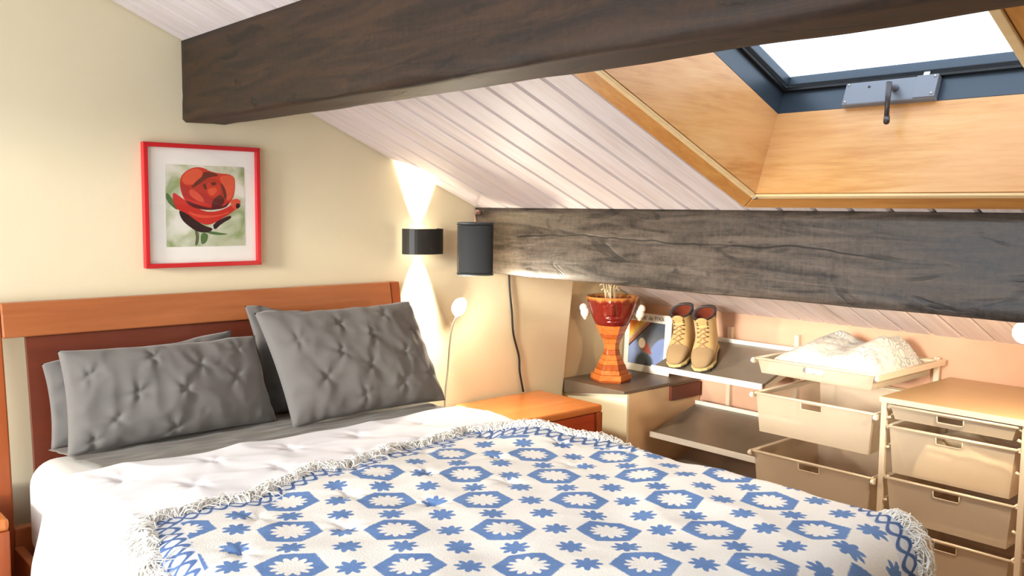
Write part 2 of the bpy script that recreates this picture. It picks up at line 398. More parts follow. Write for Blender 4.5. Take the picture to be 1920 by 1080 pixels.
def plank_mesh(s0, s1, w):
    m = bpy.data.meshes.new('plank'); bm = bmesh.new(); c = 0.008; gp = 0.0032
    prof = [(-w/2+gp, 0.014), (-w/2+gp, c), (-w/2+gp+c, 0.0), (w/2-gp-c, 0.0), (w/2-gp, c), (w/2-gp, 0.014)]
    A = [bm.verts.new((s0, y, z)) for y, z in prof]; B = [bm.verts.new((s1, y, z)) for y, z in prof]
    for i in range(6): j = (i+1) % 6; bm.faces.new((A[i], B[i], B[j], A[j]))
    bm.faces.new(A); bm.faces.new(B[::-1]); bmesh.ops.recalc_face_normals(bm, faces=bm.faces)
    bm.to_mesh(m); bm.free(); m.materials.append(M['plank_white']); return m
pm = {'full': plank_mesh(SR, SK-0.1, PITCH_Y), 'up': plank_mesh(SR, SK_S0-0.025, PITCH_Y), 'low': plank_mesh(SK_S1+0.025, SK-0.1, PITCH_Y)}
def place_plank(me, y):
    o = bpy.data.objects.new('plank', me); C.objects.link(o); o.parent = ceiling; o.location = (0, y, 0); o.rotation_euler = (0, TH, 0)
place_plank(plank_mesh(SR, SK-0.1, PH_Y), -PH_Y/2)
y = -PH_Y
while y > BY+0.05:
    ya, yb = y, y-PITCH_Y
    if yb < SK_Y1+0.02 and ya > SK_Y0-0.02: place_plank(pm['up'], (ya+yb)/2); place_plank(pm['low'], (ya+yb)/2)
    else: place_plank(pm['full'], (ya+yb)/2)
    y = yb

# rough roof beams
def beam(name, x0, x1, z0, ztop, mat, label, seed, chamfer):
    # ztop: callable x -> top z
    ny, na = 150, 8; y0, y1 = 0.0, BY
    loop = []
    def per(i, y):
        pass
    base = []
    zt0, zt1 = ztop(x0), ztop(x1)
    ch = chamfer
    def ring(yv):
        pts = []
        def edge(p, q, n):
            for k in range(n): t = k/n; pts.append((p[0]+(q[0]-p[0])*t, p[1]+(q[1]-p[1])*t))
        c = ch*(0.6+0.9*noise.noise(Vector((yv*3.1, seed, 2))))
        c = max(c, 0.002)
        c2 = max(ch*(0.5+1.0*noise.noise(Vector((yv*2.7, seed, 9)))), 0.002)
        edge((x0, zt0), (x0, z0+c), 10); edge((x0, z0+c), (x0+c, z0), 2); edge((x0+c, z0), (x1-c2, z0), 6)
        edge((x1-c2, z0), (x1, z0+c2), 2); edge((x1, z0+c2), (x1, zt1), 8); edge((x1, zt1), (x0, zt0), 4)
        return pts
    n = len(ring(0)); mb = MB()
    vs = []
    for j in range(ny+1):
        t = j/ny; yv = y0+(y1-y0)*t
        for (x, z) in ring(yv):
            d = noise.noise(Vector((x*9, yv*3.0, z*9+seed)))*0.004 + noise.noise(Vector((x*30, yv*9, z*30+seed)))*0.0015
            onTop = z > min(zt0, zt1)-1e-4
            dx = d if abs(x-x0) < 0.03 else (-d if abs(x-x1) < 0.03 else 0); dz = d if abs(z-z0) < 0.03 else 0
            vs.append((x+dx*(0 if onTop else 1), yv, z+dz))
    fs = [(j*n+i, j*n+(i+1) % n, (j+1)*n+(i+1) % n, (j+1)*n+i) for j in range(ny) for i in range(n)]
    fs += [tuple(range(n)), tuple(range(ny*n, (ny+1)*n))[::-1]]
    mb.add(vs, fs); o = mb.build(name, mat, org=((x0+x1)/2, -2.0, z0), smooth=False)
    for p in o.data.polygons: p.use_smooth = True
    tag(o, label, 'beam'); return o
beam('roof_beam', 0.789, 0.968, 1.815, lambda x: ceil_z(x)-0.001, 'beam_brown', 'dark brown rough-hewn roof beam above the framed rose picture', 1.0, 0.02)
beam('roof_beam', 2.226, 2.41, 1.189, lambda x: ceil_z(x)-0.001, 'beam_grey', 'grey-brown cracked roof beam below the skylight, above the drawers', 5.0, 0.006)

# ------------------------------------------------------------------ skylight
sky = struct(MB().sbox(SK_S0-0.012, SK_S1+0.012, SK_Y1-0.0, SK_Y1+0.012, 0.276, 0.36).sbox(SK_S0-0.012, SK_S1+0.012, SK_Y0-0.012, SK_Y0, 0.276, 0.36)
     .sbox(SK_S0-0.012, SK_S0, SK_Y0, SK_Y1, 0.276, 0.36).sbox(SK_S1, SK_S1+0.012, SK_Y0, SK_Y1, 0.276, 0.36)
     .build('window_1', 'frame_metal', org=tuple(slope(SK_S1, (SK_Y0+SK_Y1)/2, 0))))
L = 0.025
# the four pine lining boards
MB().sbox(SK_S0, SK_S1, SK_Y1, SK_Y1+L, -0.02, 0.274).build('lining_board', ['pine_s'], parent=sky)
MB().sbox(SK_S0, SK_S1, SK_Y0-L, SK_Y0, -0.02, 0.274).build('lining_board', ['pine_s'], parent=sky)
MB().sbox(SK_S1, SK_S1+L, SK_Y0-L, SK_Y1+L, -0.02, 0.274).build('lining_board', ['pine'], parent=sky)
MB().sbox(SK_S0-L, SK_S0, SK_Y0-L, SK_Y1+L, -0.02, 0.274).build('lining_board', ['pine'], parent=sky)
e0, e1 = -0.03, -0.0205
MB().sbox(SK_S0-L, SK_S1+0.002, SK_Y1+0.002, SK_Y1+L, e0, e1).build('edge_bead', 'pine_edge', parent=sky, bevel=0.003)
MB().sbox(SK_S0-L, SK_S1+0.002, SK_Y0-L, SK_Y0-0.002, e0, e1).build('edge_bead', 'pine_edge', parent=sky, bevel=0.003)
MB().sbox(SK_S1+0.003, SK_S1+L, SK_Y0-L, SK_Y1+L, e0, e1).build('edge_bead', 'pine_edge', parent=sky, bevel=0.003)
MB().sbox(SK_S0-L, SK_S0-0.003, SK_Y0+0.003, SK_Y1-0.003, e0, e1).build('edge_bead', 'pine_edge', parent=sky, bevel=0.003)
T = 0.088
def trim(poly, mat): MB().prism(poly, lambda a, b, c: slope(a, b, c), -0.024, -0.0006).build('trim_board', mat, parent=sky, bevel=0.003)
trim([(SK_S0-L-T, SK_Y1+L+T), (SK_S1+L+T, SK_Y1+L+T), (SK_S1+L+0.0015, SK_Y1+L+0.0015), (SK_S0-L-0.0015, SK_Y1+L+0.0015)], 'pine_trim_s')
trim([(SK_S0-L-T, SK_Y0-L-T), (SK_S1+L+T, SK_Y0-L-T), (SK_S1+L+0.0015, SK_Y0-L-0.0015), (SK_S0-L-0.0015, SK_Y0-L-0.0015)], 'pine_trim_s')
trim([(SK_S1+L+T, SK_Y1+L+T-0.002), (SK_S1+L+T, SK_Y0-L-T), (SK_S1+L+0.0015, SK_Y0-L), (SK_S1+L+0.0015, SK_Y1+L)], 'pine_trim')
trim([(SK_S0-L-T, SK_Y1+L+T-0.002), (SK_S0-L-T, SK_Y0-L-T), (SK_S0-L-0.0015, SK_Y0-L), (SK_S0-L-0.0015, SK_Y1+L)], 'pine_trim')
# sash, black seal, glass
q = 0.022
def ringbox(mb, s0, s1, y0, y1, w, h0, h1):
    return mb.sbox(s0, s1, y1-w, y1, h0, h1).sbox(s0, s1, y0, y0+w, h0, h1).sbox(s0, s0+w, y0+w, y1-w, h0, h1).sbox(s1-w, s1, y0+w, y1-w, h0, h1)
ringbox(MB(), SK_S0, SK_S1, SK_Y0, SK_Y1, 0.014, 0.352, 0.364).build('seal', 'frame_black', parent=sky)
sash = ringbox(MB(), SK_S0+0.004, SK_S1-0.002, SK_Y0+0.004, SK_Y1-0.004, q, 0.366, 0.40).build('sash', 'frame_metal', parent=sky, bevel=0.003)
MB().sbox(SK_S0+0.015, SK_S1-0.015, SK_Y0+0.015, SK_Y1-0.015, 0.384, 0.39).build('pane', 'glass_tint', parent=sky)
MB().sphere(slope(SK_S1+0.012, SK_Y1+0.006, -0.032), 0.009, 10, 6, (1.3, 1, 0.6)).build('screw', 'steel', parent=sky, smooth=True)
# crank opener on the lower frame plate
op = MB().sbox(SK_S1-0.024, SK_S1-0.0005, -2.232, -1.940, 0.272, 0.350).build('opener', 'opener_grey', parent=sky, bevel=0.004)
MB().sbox(SK_S1-0.028, SK_S1-0.0245, -2.232, -2.168, 0.276, 0.350).build('cover_plate', 'opener_grey', parent=op, bevel=0.001)
MB().sbox(SK_S1-0.02, SK_S1-0.006, -2.20, -2.18, 0.3505, 0.38).sbox(SK_S1-0.022, SK_S1-0.004, -2.225, -2.155, 0.372, 0.384).build('chain_bracket', 'steel', parent=op, bevel=0.002)
for yy, hh in ((-1.951, 0.282), (-1.951, 0.342), (-2.02, 0.33), (-2.222, 0.285), (-2.222, 0.342)):
    c = slope(SK_S1-0.0245 if yy > -2.16 else SK_S1-0.0285, yy, hh)
    MB().sphere(c, 0.0045, 8, 6, (0.7, 1, 1)).build('screw', 'crank_dark' if yy == -2.02 else 'steel', parent=op, smooth=True)
p0 = slope(SK_S1-0.02, -2.105, 0.318); p1 = slope(SK_S1-0.075, -2.112, 0.298)
MB().tube([p0, p1], [0.012, 0.009], 10).build('crank_hub', 'opener_grey', parent=op, smooth=True)
MB().tube([p1+Vector((0, 0, 0.01)), p1+Vector((-0.004, 0.0, -0.05)), p1+Vector((-0.006, 0, -0.098))], [0.0095, 0.0075, 0.0075], 10).tube(
    [p1+Vector((-0.004, 0.0, -0.095)), p1+Vector((-0.03, -0.012, -0.112))], 0.009, 10).build('crank_handle', 'crank_dark', parent=op, smooth=True)

# ------------------------------------------------------------------ bed frame
HX0, HX1 = 0.085, 1.735
bed = thing('bed', 'cherry wood bed with a panelled sleigh headboard below the rose picture', 'bed', (0.91, -1.25, 0))
def hy(z):                                           # the headboard curves back towards the wall at the top
    t = max(0, min(1, (z-0.45)/0.72)); return -0.145 + 0.085*t**1.6
def curved(x0, x1, z0, z1, th, n=8, off=0.0):
    mb = MB(); pr = [(hy(z0+(z1-z0)*i/n)-off, z0+(z1-z0)*i/n) for i in range(n+1)]
    poly = pr + [(y+th, z) for y, z in reversed(pr)]
    return mb.prism(poly, lambda a, b, c: (c, a, b), x0, x1)
curved(HX0+0.05, HX1-0.05, 1.052, 1.168, 0.04, 6, 0.006).build('top_rail', 'cherry', parent=bed, bevel=0.006)
curved(HX0, HX0+0.0495, 0.0, 1.168, 0.045, 16, 0.003).build('post', 'cherry_v', parent=bed, bevel=0.005)
curved(HX1-0.0495, HX1, 0.0, 1.168, 0.045, 16, 0.003).build('post', 'cherry_v', parent=bed, bevel=0.005)
curved(HX0+0.122, HX1-0.122, 0.42, 1.051, 0.022, 10, -0.008).build('panel', 'cherry_panel', parent=bed)
curved(HX0+0.05, HX1-0.05, 0.30, 0.419, 0.04, 2).build('lower_rail', 'cherry', parent=bed, bevel=0.005)
for xx in (HX0+0.045, HX1-0.075):
    MB().box(xx, xx+0.03, -2.43, -0.15, 0.2, 0.36).build('side_rail', 'cherry', parent=bed, bevel=0.004)
MB().box(HX0+0.04, HX1-0.04, -2.462, -2.431, 0.2, 0.40).build('footboard', 'cherry', parent=bed, bevel=0.005)
for xx in (HX0+0.06, HX1-0.12): MB().box(xx, xx+0.06, -2.50, -2.463, 0.0, 0.40).build('leg', 'cherry_v', parent=bed, bevel=0.004)
for i in range(12):
    yy = -0.3-i*0.175; MB().box(HX0+0.076, HX1-0.076, yy-0.06, yy, 0.30, 0.32).build('slat', 'pine', parent=bed)

# mattress
BX0, BX1, TOPZ = 0.162, 1.715, 0.665
mt = MB().box(BX0, BX1, -2.39, -0.175, 0.3205, TOPZ)
m = mt.build('mattress', 'mattress_cloth', bevel=0.085, smooth=True, seg=7); tag(m, 'thick mattress in a pale fitted sheet on the cherry bed', 'mattress')

# surface of the made bed: arclength plan (x, y) -> point and normal, rounded over the edges
RB = 0.085
def bed_surf(x, y, z0, lift=0.0, a0=0.222, a1=1.66, b0=-2.385, flare=0.07):
    cx = min(max(x, a0), a1); cy = max(y, b0); dx, dy = x-cx, y-cy; d = math.hypot(dx, dy)
    if d < 1e-9: return Vector((x, y, z0+lift)), Vector((0, 0, 1))
    nx, ny = dx/d, dy/d; q = RB*PI/2
    if d < q: a = d/RB; out, dn = RB*math.sin(a), RB*(1-math.cos(a)); N = Vector((nx*math.sin(a), ny*math.sin(a), math.cos(a)))
    else: e = d-q; out, dn = RB+flare*(1-math.exp(-e*4)), RB+e; N = Vector((nx, ny, 0.1)).normalized()
    p = Vector((cx+nx*out, cy+ny*out, z0-dn)); return p+N*lift, N
def nz(*a): return noise.noise(Vector(a))
def ridged(x, y, sx, sy, s): return 1-abs(nz(x*sx, y*sy, s))*2

# grey sheet turned out below the pillows
def sheet(u, v):
    x0_ = 0.24+0.10*v+0.02*nz(v*4, 3, 1); x = x0_+(1.80-x0_)*u; y = -0.175-(0.50)*v
    w = 0.006*ridged(x+y*0.8, y*2, 5, 9, 1.7) + 0.004*ridged(x, y, 3, 22, 4.2)
    p, N = bed_surf(x, y, TOPZ+0.004, 0.004+max(w, -0.002), 0.215, 1.635); return p
s = MB().grid(sheet, 150, 60).build('flat_sheet', 'sheet_grey', smooth=True, solid=0.003)
tag(s, 'charcoal grey sheet folded out between the pillows and the white duvet', 'sheet')

# white duvet
DUV_Y0 = -0.545
tucks = [(0.30+0.27*i+(0.135 if j % 2 else 0), -0.72-0.2*j) for j in range(9) for i in range(-1, 7)]
def duvet_h(x, y):
    h = 0.012*nz(x*2.3, y*2.1, 3.3) + 0.008*ridged(x*1.0+y*0.7, y-x*0.4, 3.2, 4.2, 7.7) + 0.003*ridged(x*0.5+0.9*y, y-x, 8, 3.5, 2.1)
    if y > -1.6:
        for tx, ty in tucks:
            dx, dy = x-tx, y-ty; r2 = dx*dx+dy*dy
            if r2 < 0.02:
                r = math.sqrt(r2); h += -0.014*math.exp(-r2/0.0006) + 0.005*math.exp(-r/0.04)*math.cos(6*math.atan2(dy, dx)+tx*9)*min(1, r/0.012)
    h += 0.03*math.exp(-((x-1.55)**2/0.02+(y+1.16)**2/0.03))           # puffed corner by the nightstand
    e = DUV_Y0-y + 0.012*nz(x*6, 1, 4); h -= 0.022*max(0, 1-max(e, 0)/0.045)**2
    return h
def duvet(u, v):
    x = -0.30+(2.17+0.30)*u; y = DUV_Y0-(3.08-0.545)*v
    if v < 0.06: y += 0.016*nz(x*5, 2.2, 1.0)*(1-v/0.06)
    p, N = bed_surf(x, y, TOPZ+0.028, 0)
    # hanging folds
    cx = min(max(x, 0.222), 1.66); cy = max(y, -2.385); d = math.hypot(x-cx, y-cy)
    fold = 0.018*math.sin((y if abs(x-cx) > abs(y-cy) else x)*17+2*nz(x*2, y*2, 5))*min(1, max(0, d-0.05)/0.25)
    return p + N*(duvet_h(x, y)+fold)
d = MB().grid(duvet, 250, 260).build('duvet', 'duvet_white', smooth=True)
tag(d, 'white pintuck duvet spread over the bed under the blue patterned throw', 'duvet')
# ------------------------------------------------------------------ woven throw
g = G('throw_weave', 0.9, spec=0.1)
i_, j_, _ = g.xyz(g.coord(uv='UVMap'))
wv = g.coord(uv='UVMap'); wob = g.noise(wv, 30, 2); wob2 = g.noise(wv, 33, 2)
i_ = i_ + (wob-0.5)*0.03; j_ = j_ + (wob2-0.5)*0.03
fi = i_ - i_.round(); fj = j_ - j_.round()
lx = fi*0.26+fj*0.05; ly = fi*(-0.003)-fj*0.223
r = (lx*lx+ly*ly).pow(0.5); ang = g.math('ARCTAN2', ly, lx)
hexd = (ly.abs()*0.98).max(lx.abs()*0.82+ly.abs()*0.5)
teeth = (ang*6.0).cos().abs()
hexm = (1.0 - hexd.step(0.065, 0.070)) * (r - teeth*0.018 - 0.028).step(0.0, 0.005)
i2 = i_*2.0; j2 = j_*2.0
gi = i2-i2.round(); gj = j2-j2.round()
sx = gi*0.13+gj*0.025; sy = gi*(-0.0015)-gj*0.1115; sr = (sx*sx+sy*sy).pow(0.5); sa = g.math('ARCTAN2', sy, sx)
star = 1.0 - (sr - (sa*4.0+0.4).cos().abs().pow(1.3)*0.015 - 0.0185).step(0.0, 0.005)
near_hex = r.lt(0.074)
star = star*(1.0-near_hex)
e_, al, _ = g.xyz(g.coord(uv='EdgeMap'))
band = e_.lt(0.07)
w1 = ((al*75.0).sin()*0.023+0.036 - e_).abs(); w2_ = ((al*75.0+PI).sin()*0.023+0.036 - e_).abs()
chain = 1.0-w1.min(w2_).step(0.005, 0.011)
rim = 1.0-(e_-0.006).abs().step(0.002, 0.005)
bmask = chain.max(rim)
mask = g.mix(band, hexm.max(star), bmask)
knit = g.noise(g.coord('Object'), 260, 2); soft = g.noise(g.coord('Object'), 14, 3)
blue = g.mix(soft, lin(84, 116, 168), lin(116, 146, 192)); dk = g.mix(soft, lin(60, 80, 122), lin(104, 132, 180))
blue = g.mix(band, blue, dk)
cream = g.mix(knit, lin(222, 218, 210), lin(240, 237, 231)); cream = g.mix(band*0.3, cream, lin(176, 194, 222))
g.color(g.mix(mask, cream, blue)); g.bump(knit*0.8+soft*0.4, 0.5, 0.003); M['throw_weave'] = g.m

def poly_curve(pts):
    ls = [0]
    for a, b in zip(pts, pts[1:]): ls.append(ls[-1]+math.hypot(b[0]-a[0], b[1]-a[1]))
    def f(t):
        L_ = t*ls[-1]
        for i in range(len(pts)-1):
            if L_ <= ls[i+1]+1e-9:
                k = (L_-ls[i])/(ls[i+1]-ls[i]); return (pts[i][0]+(pts[i+1][0]-pts[i][0])*k, pts[i][1]+(pts[i+1][1]-pts[i][1])*k)
        return pts[-1]
    return f, ls[-1]
def smooth_pts(p, n=3):
    for _ in range(n):
        q = [p[0]]
        for a, b in zip(p, p[1:]): q += [(a[0]*0.75+b[0]*0.25, a[1]*0.75+b[1]*0.25), (a[0]*0.25+b[0]*0.75, a[1]*0.25+b[1]*0.75)]
        p = q+[p[-1]]
    return p
LEFT, LL = poly_curve(smooth_pts([(0.215, -1.20), (0.15, -1.45), (0.06, -2.0), (0.02, -2.75)]))
RIGHT, LR = poly_curve(smooth_pts([(1.36, -0.995), (1.52, -1.14), (1.66, -1.36), (1.80, -1.60), (1.86, -1.95), (1.80, -2.20), (1.62, -2.46), (1.36, -2.84)]))
PA, PB, PO = (0.198, -0.168), (-0.104, -0.203), (0.951, -1.599)
det = PA[0]*PB[1]-PA[1]*PB[0]
def lattice(x, y):
    dx, dy = x-PO[0], y-PO[1]; return ((dx*PB[1]-dy*PB[0])/det, (PA[0]*dy-PA[1]*dx)/det)
NU, NV = 230, 200
def back_wave(u): return 0.020*math.sin(u*19)+0.012*math.sin(u*43+1)
mb = MB(); mb.uv = []; mb.uv2 = []; vs = []
def throw_plan(u, t):
    a, b = LEFT(t), RIGHT(t); x = a[0]+(b[0]-a[0])*u; y = a[1]+(b[1]-a[1])*u
    y += back_wave(u)*max(0, 1-t*6); return x, y
def throw_pt(x, y, extra=0.0):
    p, N = bed_surf(x, y, TOPZ+0.028, 0); cx = min(max(x, 0.222), 1.66); cy = max(y, -2.385); dd = math.hypot(x-cx, y-cy)
    fold = 0.018*math.sin((y if abs(x-cx) > abs(y-cy) else x)*17+2*nz(x*2, y*2, 5))*min(1, max(0, dd-0.05)/0.25)
    return p + N*(duvet_h(x, y)*0.85+fold+0.016+extra+0.005*nz(x*7, y*7, 8)), N
for jv in range(NV):
    t = jv/(NV-1)
    for iu in range(NU):
        u = iu/(NU-1); x, y = throw_plan(u, t); vs.append(throw_pt(x, y)[0])
        mb.uv.append(lattice(x, y))
        a, b = LEFT(t), RIGHT(t); w = b[0]-a[0]
        dl, dr, db = u*w*0.99, (1-u)*w*(0.72 if t < 0.5 else 0.8), t*(LL*(1-u)+LR*u)*(1-0.28*u)
        e = min(dl, dr, db); al = t*LL if e == dl else (t*LR if e == dr else u*1.2)
        mb.uv2.append((e, al))
mb.add(vs, [(j*NU+i, j*NU+i+1, (j+1)*NU+i+1, (j+1)*NU+i) for j in range(NV-1) for i in range(NU-1)])
throw = mb.build('throw_blanket', 'throw_weave', smooth=True, solid=0.006)
tag(throw, 'blue and cream star patterned woven throw with tasselled edges on the bed', 'blanket')
# fringe: loose cream yarn ends
fr = MB(); rnd = random.Random(3)
def strand(x, y, dx, dy, ln):
    pts = []; n = 4; a = rnd.uniform(-1.5, 1.5); bend = rnd.uniform(-1.3, 1.3); hgt = rnd.uniform(0.002, 0.03)
    for k in range(n+1):
        t = k/n; ang_ = a*0.5+bend*t; ca, sa_ = math.cos(ang_), math.sin(ang_)
        px = x+(dx*ca-dy*sa_)*ln*t; py = y+(dx*sa_+dy*ca)*ln*t
        p, N = throw_pt(px, py); pts.append(p+N*(-0.006+hgt*math.sin(PI*min(1, t*0.8+0.1))))
    fr.tube(pts, [0.0018, 0.0021, 0.0020, 0.0016, 0.0007], 3, caps=False)
def fringe_along(fn, n, out, ln):
    nt_ = max(8, n//24)
    for c_ in range(nt_):
        tc = (c_+rnd.uniform(0.2, 0.8))/nt_; big = rnd.uniform(0.7, 1.25)
        for k in range(int(48*big)):
            t = min(1, max(0, tc+rnd.gauss(0, 0.3/nt_))); x, y = fn(t); d = out(t); fan = (t-tc)*nt_*0.9
            ca, sa_ = math.cos(fan), math.sin(-fan); dx, dy = d[0]*ca-d[1]*sa_, d[0]*sa_+d[1]*ca
            strand(x-d[0]*0.01, y-d[1]*0.01, dx, dy, ln*big*rnd.uniform(0.5, 1.15))
fringe_along(lambda t: throw_plan(t, 0), 900, lambda t: (0.1*math.sin(t*30), 0.99), 0.062)
fringe_along(lambda t: LEFT(t*0.6), 500, lambda t: (-0.97, 0.2), 0.085)
def rout(t):
    a, b = RIGHT(max(0, t-0.01)), RIGHT(min(1, t+0.01)); tx, ty = b[0]-a[0], b[1]-a[1]; l = math.hypot(tx, ty); return (-ty/l, tx/l)
fringe_along(RIGHT, 1100, rout, 0.075)
fro = fr.build('fringe', 'fringe_cream', parent=throw, smooth=True, kind='stuff')

# ------------------------------------------------------------------ pillows
def pillow(name, label, BL, BR, TL, TR, thick, seed, pins, ear=0.03):
    BL, BR, TL, TR = map(Vector, (BL, BR, TL, TR)); mid = (BL+BR+TL+TR)/4
    ux = (BR-BL).normalized(); up = ((TL+TR)-(BL+BR)).normalized(); nrm = ux.cross(up).normalized()   # faces the camera side
    W, H = (BR-BL).length, ((TL+TR)/2-(BL+BR)/2).length
    def pt(u, v, side):
        a, b = 2*u-1, 2*v-1
        p = BL*(1-u)*(1-v)+BR*u*(1-v)+TL*(1-u)*v+TR*u*v
        # edges bow inwards between the corner ears
        inx = -a*0.022*(1-b*b)*(abs(a)**3); iny = -b*0.026*(1-a*a)*(abs(b)**3)+0.008*nz(u*7, v*3, seed)*abs(b)**3
        p = p + ux*(inx*W*0.8) + up*(iny*H*0.9)
        env = (max(0, 1-abs(a)**2.5)**0.5)*(max(0, 1-abs(b)**3.0)**0.5)
        h = thick*env
        if side > 0:
            X, Y = u*W, v*H
            for (pu, pv) in pins:
                dx, dy = X-pu*W, Y-pv*H; r = math.hypot(dx, dy)
                if r < 0.14:
                    th_ = math.atan2(dy, dx)
                    h += -0.011*math.exp(-(r/0.014)**2)*env**0.3 + 0.006*math.exp(-r/0.055)*math.cos(4*th_+pu*17+pv*9+2.2*nz(pu*9, pv*9, th_*0.5))*min(1, r/0.012)*env**0.4
            h += env**0.5*(0.008*ridged(X*0.9+Y*0.5, Y-X*0.3, 6, 6, seed)+0.004*ridged(X, Y, 14, 12, seed+3)+0.012*nz(X*4, Y*4, seed+7))
            # crease lines running into the seams
            edge = min(1-abs(a), (1-abs(b))); h += 0.006*math.exp(-edge/0.12)*math.sin((X if abs(b) > abs(a) else Y)*62+nz(X*9, Y*9, seed)*3)*env**0.35
        droop = Vector((0, 0, -0.012*(1-env)*(1 if b > 0 else 0)*nz(u*5, seed, 1)))
        return p + nrm*(side*h*(1 if side > 0 else 0.55)) + droop
    n, m_ = 84, 60; mb = MB()
    mb.grid(lambda u, v: pt(u, v, 1), n, m_); mb.grid(lambda u, v: pt(u, v, -1), n, m_)
    o = mb.build(name, 'pillow_grey', smooth=True)
    bm = bmesh.new(); bm.from_mesh(o.data); bmesh.ops.remove_doubles(bm, verts=bm.verts, dist=1e-4); bmesh.ops.recalc_face_normals(bm, faces=bm.faces)
    bm.to_mesh(o.data); bm.free(); o.data.shade_smooth()
    tag(o, label, 'pillow'); return o
PZ = TOPZ+0.02
pillow('pillow', 'grey pillow tucked behind the pintuck pillow by the headboard slot', (0.24, -0.205, PZ), (0.95, -0.195, PZ), (0.235, -0.145, 0.965), (0.90, -0.145, 1.025), 0.03, 4.0, [])
pillow('pillow', 'grey pillow hidden behind the taller pintuck pillow, one corner showing', (1.03, -0.205, PZ), (1.66, -0.205, PZ), (0.955, -0.15, 1.115), (1.56, -0.15, 1.05), 0.03, 6.0, [])
pillow('pillow', 'low grey pintuck pillow leaning on the headboard, pale light along its edge', (0.255, -0.335, PZ), (1.005, -0.31, PZ), (0.262, -0.235, 1.018), (0.955, -0.235, 1.01), 0.075, 2.0,
       [(0.10, 0.72), (0.30, 0.50), (0.52, 0.48), (0.62, 0.72), (0.10, 0.10), (0.45, 0.08), (0.80, 0.55), (0.40, 0.85), (0.85, 0.85), (0.20, 0.28)])
pillow('pillow', 'tall grey pintuck pillow leaning on the headboard beside the wall sconce', (1.0, -0.445, PZ), (1.73, -0.415, PZ), (0.935, -0.275, 1.10), (1.655, -0.255, 1.10), 0.085, 9.0,
       [(0.14, 0.70), (0.42, 0.82), (0.35, 0.55), (0.58, 0.68), (0.72, 0.88), (0.50, 0.40), (0.76, 0.48), (0.68, 0.22), (0.42, 0.15), (0.90, 0.70), (0.90, 0.26), (0.22, 0.36)])

# ------------------------------------------------------------------ nightstands
def nightstand(x0, x1, y0, y1, label):
    t = thing('nightstand', label, 'nightstand', ((x0+x1)/2, (y0+y1)/2, 0)); zt = 0.549; w = 0.038
    # one waterfall arch: top and both sides with rounded shoulders
    MB().box(x0, x1, y0+0.0, y1, zt-w, zt).build('top', 'cherry_top', parent=t, bevel=0.012, seg=3)
    for a in (x0, x1-w): MB().box(a, a+w, y0, y1, 0.0, zt-w-0.0005).build('side_panel', 'cherry_v', parent=t, bevel=0.004)
    MB().box(x0+w+0.001, x1-w-0.001, y1-0.02, y1-0.004, 0.06, zt-w-0.001).build('back_panel', 'cherry_dark', parent=t)
    MB().box(x0+w+0.001, x1-w-0.001, y0+0.02, y1-0.021, 0.06, 0.085).build('bottom_panel', 'cherry_dark', parent=t)
    for z0, z1 in ((0.315, zt-w-0.004), (0.09, 0.31)):
        d = MB().box(x0+w+0.003, x1-w-0.003, y0+0.012, y0+0.032, z0, z1).build('drawer_front', 'cherry_dark', parent=t, bevel=0.002)
        MB().lathe([(0.008, 0), (0.007, 0.012), (0.014, 0.02), (0.012, 0.026), (0.0, 0.028)], ((x0+x1)/2, y0+0.012, (z0+z1)/2), 14, frame=(Vector((1, 0, 0)), Vector((0, 0, 1)), Vector((0, -1, 0)))).build('knob', 'steel', parent=d, smooth=True)
    return t
nightstand(2.085, 2.655, -0.476, -0.02, 'cherry nightstand standing between the bed and the eaves corner')
nightstand(-0.50, 0.062, -0.43, -0.02, 'cherry nightstand beside the slotted end of the headboard')

# ------------------------------------------------------------------ rose picture
PX0, PX1, PZ0, PZ1 = 0.628, 1.087, 1.264, 1.732
for nme, c in (('red_frame', lin(196, 28, 36)), ('mat_white', lin(252, 250, 244)), ('rose_red', lin(206, 44, 34)), ('rose_light', lin(226, 84, 56)), ('rose_mid', lin(184, 32, 30)),
               ('rose_dark', lin(96, 18, 22)), ('rose_black', lin(46, 16, 20)), ('leaf_green', lin(84, 116, 60)), ('stem_green', lin(96, 104, 72))):
    plain(nme, c, 0.35 if nme == 'red_frame' else 0.6, nscale=24, namp=0.12 if 'rose' in nme else 0.04)
g = G('print_bg', 0.6); n = g.noise(g.coord('Object'), 9, 3, 0.5, 0.6); n2 = g.noise(g.coord('Object', (1, 1, 1), (4, 0, 2)), 7, 3)
g.color(g.mix(n2.step(0.5, 0.62)*0.8, g.ramp(n, [(0.36, lin(150, 168, 112)), (0.5, lin(206, 212, 186)), (0.64, lin(238, 236, 226))]), lin(196, 200, 168))); M['print_bg'] = g.m
pic = thing('picture', 'red framed rose print hung on the wall above the headboard', 'picture', ((PX0+PX1)/2, -0.015, PZ0))
fw = 0.0165
fm = MB(); fy0, fy1 = -0.03, -0.0005
poly = lambda a, b, c: (a, c, b)
for q4 in ([(PX0, PZ0), (PX1, PZ0), (PX1-fw, PZ0+fw), (PX0+fw, PZ0+fw)], [(PX0, PZ1), (PX1, PZ1), (PX1-fw, PZ1-fw), (PX0+fw, PZ1-fw)],
           [(PX0, PZ0), (PX0, PZ1), (PX0+fw, PZ1-fw), (PX0+fw, PZ0+fw)], [(PX1, PZ0), (PX1, PZ1), (PX1-fw, PZ1-fw), (PX1-fw, PZ0+fw)]):
    MB().prism(q4, poly, fy0, fy1).build('frame_bar', 'red_frame', parent=pic, bevel=0.002)
MB().box(PX0+fw, PX1-fw, -0.012, -0.006, PZ0+fw, PZ1-fw).build('mount', 'mat_white', parent=pic)
QX0, QX1, QZ0, QZ1 = PX0+0.083, PX1-0.062, PZ0+0.078, PZ1-0.078
